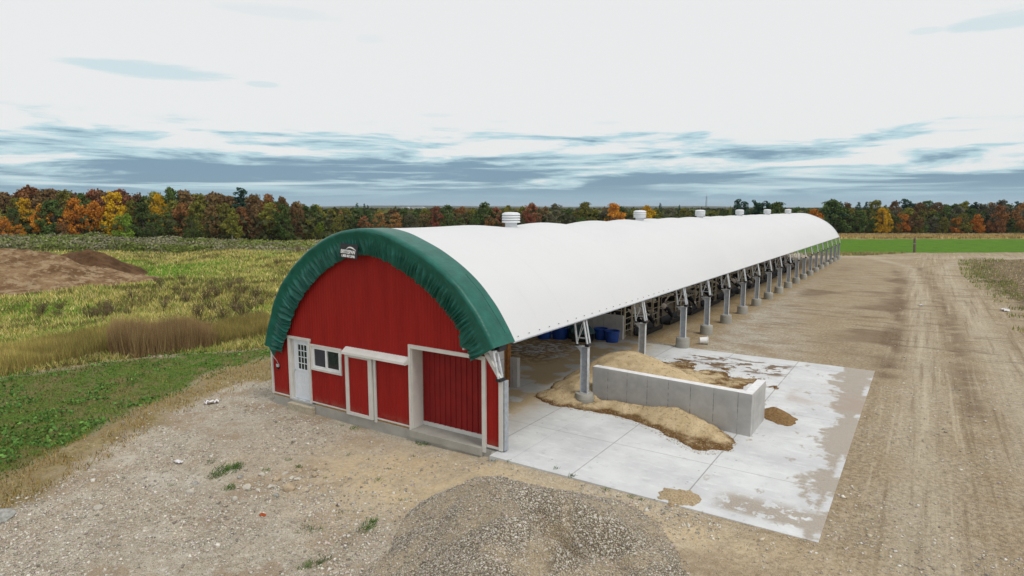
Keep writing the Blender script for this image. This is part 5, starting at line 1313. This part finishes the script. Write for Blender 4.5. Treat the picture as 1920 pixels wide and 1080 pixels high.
# labels: colour, kind and rank within its wood
CN = dict(orange='orange', rust='rust-brown', red='reddish', brown='dark brown', yellow='golden yellow', olive='olive green', green='dark green', bright='light green', pine='deep blue-green', grey='thin grey-green')
KN = dict(broad='leafy tree', bush='bushy tree', spruce='spruce', pine='pine', poplar='slender tree')
ZN = dict(left='left wood', middle='wood behind the roof', right='wood past the fields')
grp = {}
for t_ in trees:
    row = 'back row' if ((t_[5] == 'left' and t_[1] > LD+8) or (t_[5] == 'middle' and t_[1] > 153.5) or (t_[5] == 'right' and t_[1] > 167.5)) else 'front row' if not (t_[5] == 'right' and t_[1] > 159) else 'middle row'
    grp.setdefault((t_[5], t_[3], t_[4], row), []).append(t_)
for (z_, c_, k, row), L_ in grp.items():
    L_.sort(key=lambda q: q[0])
    for i, t_ in enumerate(L_):
        rank = '' if len(L_) == 1 else ', %s from the left' % ORD[i]
        lab = '%s %s in %s of %s%s' % (CN[c_], KN[k], row, ZN[z_], rank)
        if len(L_) == 1: lab = 'only ' + lab
        tag(t_[2], lab, 'tree', 'trees of the '+ZN[z_])

def leaf_stuff(name, P_, size, col, cattr=True):
    n = len(P_); g = rng; nrm = g.normal(size=(n, 3)); nrm /= np.linalg.norm(nrm, axis=1)[:, None]
    t1 = np.cross(nrm, g.normal(size=(n, 3))); t1 /= np.linalg.norm(t1, axis=1)[:, None]; t2 = np.cross(nrm, t1)
    s = (size*g.uniform(.6, 1.4, n))[:, None]
    V = np.stack([P_+t1*s, P_+t2*s*.6, P_-t1*s, P_-t2*s*.6], 1).reshape(-1, 3)
    return np_mesh(name, V, np.arange(4*n).reshape(-1, 4), MAT['blade'], dict(cl=np.repeat(col, 4, 0)))
m = Mt('blades and leaves', .85, .12); m.col(m.attr('cl')); MAT['blade'] = m.m
# woodland running on behind the first rows
n = 30000; dp = rng.uniform(176, 520, n); x, y = from_dl(dp, rng.uniform(-.72, .90, n)*dp*1.02); hz_ = rng.uniform(0, 1, n)*(4.6+1.6*fbm(x*.03, y*.03, 3, 261))
leaf_stuff('distant_woodland', np.stack([x, y, hz_], -1), 1.3, np.array([(.06, .08, .025), (.10, .10, .03), (.13, .08, .035), (.045, .065, .025), (.20, .10, .03)])[rng.choice(5, n, p=[.38, .30, .10, .2, .02])]*rng.uniform(.6, 1.3, (n, 1)))['kind'] = 'stuff'
# dark undergrowth inside the woods
n = 16000; Z_ = rng.integers(0, 3, n)
dp = np.where(Z_ == 0, rng.uniform(LD+1, LD+22, n), np.where(Z_ == 1, rng.uniform(146, 166, n), rng.uniform(156, 182, n)))
pxs = np.where(Z_ == 0, rng.uniform(-90, 620, n), np.where(Z_ == 1, rng.uniform(590, 1570, n), rng.uniform(1555, 2010, n)))
x, y = from_dl(dp, (pxs-960)/1177.4*dp); hz_ = rng.uniform(0, 1, n)**1.3*4.6
leaf_stuff('undergrowth', np.stack([x, y, height(x, y)+hz_], -1), .55, np.array([.045, .05, .02])*rng.uniform(.5, 1.6, (n, 1)))['kind'] = 'stuff'
# ------------------------------------------------------------------ grass, weeds, stubble
def blades(name, x, y, h, w, col, lean=.35, z0=None, nseg=1):
    n = len(x); z = height(x, y) if z0 is None else z0; col = col*(.55+.9*fbm(x*.55, y*.55, 4, 301))[:, None]
    a = rng.uniform(0, 2*np.pi, n); la = rng.uniform(0, 2*np.pi, n); ll = lean*h*rng.uniform(.2, 1, n)
    dx, dy = np.cos(a)*w/2, np.sin(a)*w/2
    b0 = np.stack([x-dx, y-dy, z-.02], -1); b1 = np.stack([x+dx, y+dy, z-.02], -1)
    t = np.stack([x+np.cos(la)*ll, y+np.sin(la)*ll, z+h], -1)
    V = np.stack([b0, b1, t], 1).reshape(-1, 3); F = np.arange(3*n).reshape(-1, 3)
    return tag(np_mesh(name, V, F, MAT['blade'], dict(cl=np.repeat(np.clip(col, 0, 1), 3, 0))), kind='stuff')
def rc(n, *cols, var=.25):
    c = np.array(cols)[rng.integers(0, len(cols), n)]; return c*rng.uniform(1-var, 1+var, (n, 1))
MEAD = [(-400, -260), (-11.6, -4.2), (-10.9, -.7), (-9.5, 1.9), (-7.3, 5.2), (-4, 7.5), (-1.2, 9), (-1.2, 80), (-4, 92), (0, 120), (-60, 400), (-600, 200)]
FOOT = lambda x, y: (x > -.35) & (x < 16.8) & (y > -.45) & (y < 73.6)
# low weeds on the lawn
x, y, d, l = in_view_pts(110000, 14, 45); k = (poly_dist(x, y, LAWN) > -.1) & (poly_dist(x, y, MEAD) < .2) & (l < -4); x, y, d = x[k], y[k], d[k]
pt = fbm(x*.6, y*.6, 4, 201); c1 = rc(len(x), (.08, .15, .02), (.13, .22, .03), (.10, .17, .05)); c2 = rc(len(x), (.22, .19, .07), (.17, .17, .05))
mixv = sstep(pt, .38, .56)[:, None]; blades('lawn_weeds', x, y, rng.uniform(.03, .09, len(x)), rng.uniform(.03, .07, len(x))*(.6+d/40), c1*(1-mixv)+c2*mixv, .8)
x, y, d, l = in_view_pts(80000, 12, 45); k = (poly_dist(x, y, LAWN) > .1) & (poly_dist(x, y, MEAD) < -.2) & (l < -4) & (fbm(x*1.1, y*1.1, 3, 206) > .54); x, y, d = x[k], y[k], d[k]
leaf_stuff('broad_leaf_weeds', np.stack([x, y, height(x, y)+rng.uniform(.02, .10, len(x))], -1), .055, rc(len(x), (.10, .21, .05), (.14, .27, .06), (.07, .16, .03)))['kind'] = 'stuff'
# dry fringe
x, y, d, l = in_view_pts(110000, 10, 45); k = (poly_dist(x, y, FRINGE) > -.25) & (poly_dist(x, y, LAWN) < .25) & (poly_dist(x, y, MEAD) < .3) & (l < -3) & ~FOOT(x, y) & (fbm(x*.9, y*.9, 4, 203) > .40); x, y, d = x[k], y[k], d[k]
blades('dry_grass', x, y, rng.uniform(.04, .16, len(x)), rng.uniform(.012, .03, len(x))*(.6+d/30), rc(len(x), (.32, .23, .07), (.42, .32, .13), (.19, .18, .05), (.26, .15, .05)), .8)
# meadow: density falls off with distance while blades widen
def meadow(n, d0, d1, seed): 
    x, y, d, l = in_view_pts(n, d0, d1, 1.08); k = (poly_dist(x, y, MEAD) > -.1) & (l < -4) & (h_m1(x, y) < .1) & (h_m2(x, y) < .1); return x[k], y[k], d[k], l[k]
x, y, d, l = meadow(480000, 22, 118, 0)
pt = fbm(x*.16, y*.16, 4, 33); p2 = fbm(x*.5, y*.5, 3, 211); gp_ = np.clip(np.exp(-(((x+50)/16)**2+((y-20)/7)**2)) + .9*np.exp(-(((x+30)/9)**2+((y-4)/3)**2)) + sstep(pt-.5, .05, .20)*.75, 0, 1)
bare_ = np.exp(-((d - np.interp(l, [-110, -70, -45, -20], [87, 90, 98, 92]))/5.5)**2)*sstep(l, -62, -50)
kk = rng.uniform(0, 1, len(x)) > bare_*.92; x, y, d, l, gp_, p2 = [q[kk] for q in (x, y, d, l, gp_, p2)]
n = len(x); straw_ = rc(n, (.50, .42, .14), (.42, .37, .11), (.34, .33, .09), (.56, .48, .22)); gr = rc(n, (.13, .25, .03), (.19, .32, .05), (.22, .31, .05)); brn = rc(n, (.19, .14, .06), (.15, .14, .05))
isg = (rng.uniform(0, 1, n) < gp_*.92); isb = (rng.uniform(0, 1, n) < sstep(p2, .50, .62)*.85) & ~isg
c_ = np.where(isg[:, None], gr, np.where(isb[:, None], brn, straw_)); mixg = rng.uniform(0, 1, n) < .12; c_ = np.where(mixg[:, None] & ~isg[:, None], gr*.9, c_)
hgt = np.where(isg, rng.uniform(.08, .25, n), rng.uniform(.15, .50, n))*np.clip(d/40, .8, 1.2)*.72
blades('meadow_grass', x, y, hgt, .012+.0016*d*rng.uniform(.6, 1.3, n), c_, .9)
# dark weed bushes
class WB: pass
bcol = simple('dry dark weed', (.15, .115, .065), .95, .05, var=.4, scale=3)
def weed_mesh(seed):
    r_ = random.Random(seed); mb = MB()
    for k in range(22):
        a = r_.uniform(0, 6.28); h = r_.uniform(.55, 1.0); s = r_.uniform(.1, .6)
        x, y = s*math.cos(a), s*math.sin(a); mb.tube([(x*.15, y*.15, 0), (x*.6, y*.6, h*.55), (x, y, h)], [.018, .013, .004], 3)
        for j in range(7):
            t = r_.uniform(.4, 1); q = (x*t+r_.uniform(-.1, .1), y*t+r_.uniform(-.1, .1), h*t+r_.uniform(0, .1)); b = len(mb.v); w = r_.uniform(.015, .04)
            mb.v += [(q[0]-w, q[1], q[2]), (q[0]+w, q[1]+w*.5, q[2]), (q[0], q[1], q[2]+w*2)]; mb.f.append((b, b+1, b+2))
    me = bpy.data.meshes.new('weed'); me.from_pydata(mb.v, [], mb.f); me.materials.append(bcol); return me
WM = [weed_mesh(i) for i in range(5)]
spots = [(372, 590, 1.5), (398, 578, 1.3), (420, 592, 1.3), (455, 588, 1.5), (470, 575, 1.3), (386, 560, 1.5), (408, 556, 1.3), (432, 548, 1.4), (350, 566, 1.3), (330, 548, 1.1), (168, 595, 1.1), (176, 588, .9), (308, 575, .9), (440, 568, 1.2), (480, 560, 1.1), (395, 540, 1.3), (340, 530, 1.3),
         (455, 538, 1.2), (300, 535, 1.0), (445, 470, 1.6), (560, 478, 1.4), (520, 500, 1.3), (240, 590, .8), (75, 592, .9), (110, 590, .8)]
r_ = random.Random(2)
def px_ground(px, py, z=-.3):
    fw = np.array([FH[0]*math.cos(PITCH), FH[1]*math.cos(PITCH), -math.sin(PITCH)]); rt = np.array([RH[0], RH[1], 0]); up = np.cross(rt, fw)
    d = fw+rt*(px-960)/1177.4-up*(py-540)/1177.4; return CAM+d*(z-CAM[2])/d[2]
sp2 = sorted([(px, py, s*.8) for px, py, s in spots] + [(r_.uniform(40, 490), 500+95*r_.random()**.8, r_.uniform(.5, .9)) for k in range(26) if True])
sp2 = [q for q in sp2 if not (q[0] < 270 and q[1] < 560)]
for i, (px, py, s) in enumerate(sp2):
    q = px_ground(px, py); o = bpy.data.objects.new('dry_weed_bush', WM[i % 5]); COL.objects.link(o); o.location = (q[0], q[1], float(height(np.array(q[0]), np.array(q[1])))); o.scale = (s*r_.uniform(.8, 1.3), s*r_.uniform(.8, 1.3), s*r_.uniform(.8, 1.05)); o.rotation_euler.z = r_.uniform(0, 6)
    tag(o, 'dark dry weed bush standing in the meadow, %s from the left' % ORD[i], 'weed bush', 'dark weed bushes in the meadow')
# tall stand of brown grass along the far side of the lawn
PX = np.array([[205, 662], [230, 672], [265, 678], [300, 672], [340, 665], [375, 660], [400, 655]])
n = 26000; t = rng.uniform(0, 1, n); px = 205+205*t; base_py = np.interp(px, [205, 255, 410], [672, 676, 650]); py = base_py-rng.uniform(0, 1, n)*22
pts = np.array([px_ground(a, b) for a, b in zip(px, py)]); edge_ = sstep(t, 0, .08)*sstep(-t, -1, -.75)
blades('tall_brown_grass', pts[:, 0], pts[:, 1], rng.uniform(.8, 1.6, n)*(.55+.45*edge_)*(1-.3*t)*(.62+.75*fbm(pts[:, 0]*.8, pts[:, 1]*.8, 4, 271)), rng.uniform(.012, .022, n), rc(n, (.40, .28, .13), (.31, .21, .095), (.48, .36, .17), (.27, .15, .08)), .22)
for (a, b, c0, c1_, hh0, N_, nm, cols) in [(400, 505, 652, 632, .62, 16000, 'tall_dry_weeds', ((.38, .30, .10), (.28, .22, .07), (.18, .17, .05))), (-30, 210, 712, 668, .72, 30000, 'tall_dry_weeds', ((.50, .41, .13), (.42, .35, .11), (.25, .26, .07), (.30, .21, .08)))]:
    px = rng.uniform(a, b, N_); bp = np.interp(px, [a, b], [c0, c1_]); py = bp-rng.uniform(0, 1, N_)*32; pts = np.array([px_ground(u, v_) for u, v_ in zip(px, py)])
    hv = fbm(pts[:, 0]*.9, pts[:, 1]*.9, 3, 221)
    blades(nm, pts[:, 0], pts[:, 1], hh0*rng.uniform(.5, 1.15, N_)*(.4+1.1*hv), rng.uniform(.015, .035, N_), rc(N_, *cols), .35)
# weed bank in front of the left wood
n = 42000; px = rng.uniform(-60, 620, n); dp = rng.uniform(92, 115, n); x, y = from_dl(dp, (px-960)/1177.4*dp); kk = rng.uniform(0, 1, n) < np.interp(px, [300, 420, 560], [1, .5, .25]); x, y, px, dp = x[kk], y[kk], px[kk], dp[kk]; n = len(x)
hb = np.interp(px, [0, 250, 420, 600], [1.7, 1.4, .8, .5])*(.3+1.2*fbm(x*.25, y*.25, 3, 231)); isn = rng.uniform(0, 1, n) < sstep(fbm(x*.15, y*.15, 3, 232), .45, .6)
cb_ = np.where(isn[:, None], rc(n, (.13, .17, .04), (.17, .21, .05)), rc(n, (.24, .23, .13), (.19, .19, .10), (.28, .27, .19)))
leaf_stuff('weed_bank', np.stack([x, y, height(x, y)+rng.uniform(0, 1, n)*hb], -1), .20, cb_)['kind'] = 'stuff'
# tufts on the yard
def tuft(x, y, s, n_, col, label, wide=1):
    v = []; f = []; r_ = random.Random(int(x*100)); 
    for k in range(n_):
        a = r_.uniform(0, 6.28); rr_ = r_.uniform(0, s)*wide; bx, by = rr_*math.cos(a), rr_*math.sin(a); h = r_.uniform(.3, 1)*s; w = s*.07; l = r_.uniform(-.6, .6)*s; l2 = r_.uniform(-.6, .6)*s
        b = len(v); v += [(bx-w, by, 0), (bx+w, by+w, 0), (bx+l+w*.7, by+l2, h*.7), (bx+l*1.3, by+l2*1.3, h)]; f.append((b, b+1, b+2, b+3))
    me = mesh_obj('weed_tuft', v, f, col); me.location = (x, y, float(height(np.array(x), np.array(y)))); tag(me, label, 'weed', 'green weeds on the yard')
wg = [simple('weed green', (.085, .15, .035), .8, .2, var=.3), simple('grey green weed', (.14, .18, .08), .8, .2, var=.3)]
tl = [(425, 880, .22, 160, 0, 1.6), (405, 890, .17, 120, 1, 1.3), (440, 872, .18, 120, 0, 1.5), (428, 912, .15, 90, 0, 1.2), (800, 828, .20, 150, 0, 1.6), (690, 1000, .18, 100, 0, 1.3), (697, 985, .12, 60, 0, 1), (585, 990, .15, 70, 1, 2), (600, 1065, .18, 80, 1, 1.5), (575, 1070, .14, 60, 0, 1.3),
      (710, 900, .10, 30, 1, 1.5), (875, 838, .08, 25, 0, 1), (1042, 888, .08, 30, 0, 1), (1072, 902, .10, 35, 1, 1), (1135, 925, .09, 30, 0, 1.3), (1185, 938, .09, 30, 0, 1.4), (1200, 945, .08, 24, 0, 1), (930, 866, .10, 40, 0, 1.6), (955, 872, .07, 25, 0, 1), (655, 850, .08, 20, 1, 1.5),
      (540, 858, .08, 30, 0, 1.2), (560, 872, .10, 40, 0, 1.3), (395, 862, .10, 40, 0, 1.5), (320, 905, .08, 20, 1, 1.5), (640, 960, .08, 20, 1, 2), (665, 800, .10, 40, 0, 1.6), (640, 795, .08, 20, 1, 1.6), (730, 880, .07, 20, 1, 1.2), (750, 940, .07, 20, 1, 1.2), (500, 880, .09, 30, 0, 1.4), (610, 895, .07, 18, 1, 1), (775, 855, .07, 18, 1, 1), (690, 860, .06, 16, 1, 1)]
for i, (px, py, s, n_, c_, wd) in enumerate(sorted(tl)):
    q = px_ground(px, py, -.28 if px < 900 else -.13)
    s2 = s*.62 if s > .13 else s*.9; wd = wd*(1.7 if s > .13 else 1.1)
    tuft(q[0], q[1], s2, n_, wg[c_], '%s %s weed tuft on the yard, %s from the left' % ('bushy' if s > .13 else 'small', ('green', 'grey-green')[c_], ORD[i]), wd)
# stubble rows in the field at right and the harvested strip behind the green field
n = 26000; x = rng.uniform(21, 62, n); y = rng.uniform(2, 92, n); k = poly_dist(x, y, CROP) > .3; x, y = x[k], y[k]
ang = .45; u = x*math.cos(ang)+y*math.sin(ang)*-1; u2 = np.round(u/.78)*.78+rng.normal(0, .05, len(u)); du = u2-u; x = x+du*math.cos(ang); y = y-du*math.sin(ang); d = np.hypot(x-CAM[0], y-CAM[1])
blades('corn_stubble', x, y, rng.uniform(.08, .24, len(x)), .018+.0006*d, rc(len(x), (.52, .44, .24), (.42, .34, .17), (.60, .52, .32)), .9)
x = rng.uniform(20.5, 26, 9000); y = rng.uniform(20, 84, 9000); dd = poly_dist(x, y, CROP); k = (dd > -1.0) & (dd < 2.2) & (fbm(x*.6, y*.6, 3, 241) > .42); x, y = x[k], y[k]
blades('field_edge_weeds', x, y, rng.uniform(.08, .34, len(x)), rng.uniform(.03, .06, len(x)), rc(len(x), (.12, .20, .03), (.18, .24, .05), (.34, .28, .10)), .5)
n = 22000; dp = rng.uniform(129, 146, n); px = rng.uniform(1540, 2000, n); x, y = from_dl(dp, (px-960)/1177.4*dp)
blades('standing_stubble', x, y, rng.uniform(.25, .6, n), .22, rc(n, (.60, .46, .22), (.46, .34, .14), (.30, .21, .08)), .5)
x, y = from_dl(rng.uniform(82.5, 88.5, 9000), rng.uniform(30, 62, 9000)); k = fbm(x*.3, y*.3, 3, 251) > .38
k &= (poly_dist(x, y, [(-10, 60), (60, 60), (60, 100), (-10, 100)]) > 0); px = 960+1177.4*deplat(x, y)[1]/deplat(x, y)[0]; k &= (px < 1700) & (deplat(x, y)[0] > np.interp(px, [1575, 1700], [79.5, 87])); x, y = x[k], y[k]
blades('verge_grass', x, y, rng.uniform(.1, .35, len(x)), .08, rc(len(x), (.42, .36, .18), (.30, .28, .11), (.18, .21, .05)), .5)

# ------------------------------------------------------------------ air
hz = MB(); hz.box(-6500, 6500, -3500, 9500, -4, 75); ho = hz.build('haze', None); tag(ho, kind='stuff')
hm = bpy.data.materials.new('air'); hm.use_nodes = True; hn = hm.node_tree; hn.nodes.clear()
pv = hn.nodes.new('ShaderNodeVolumePrincipled'); pv.inputs['Density'].default_value = .00010; pv.inputs['Color'].default_value = (.80, .90, 1, 1); pv.inputs['Anisotropy'].default_value = .2
ou = hn.nodes.new('ShaderNodeOutputMaterial'); hn.links.new(pv.outputs[0], ou.inputs[1]); ho.data.materials.append(hm)
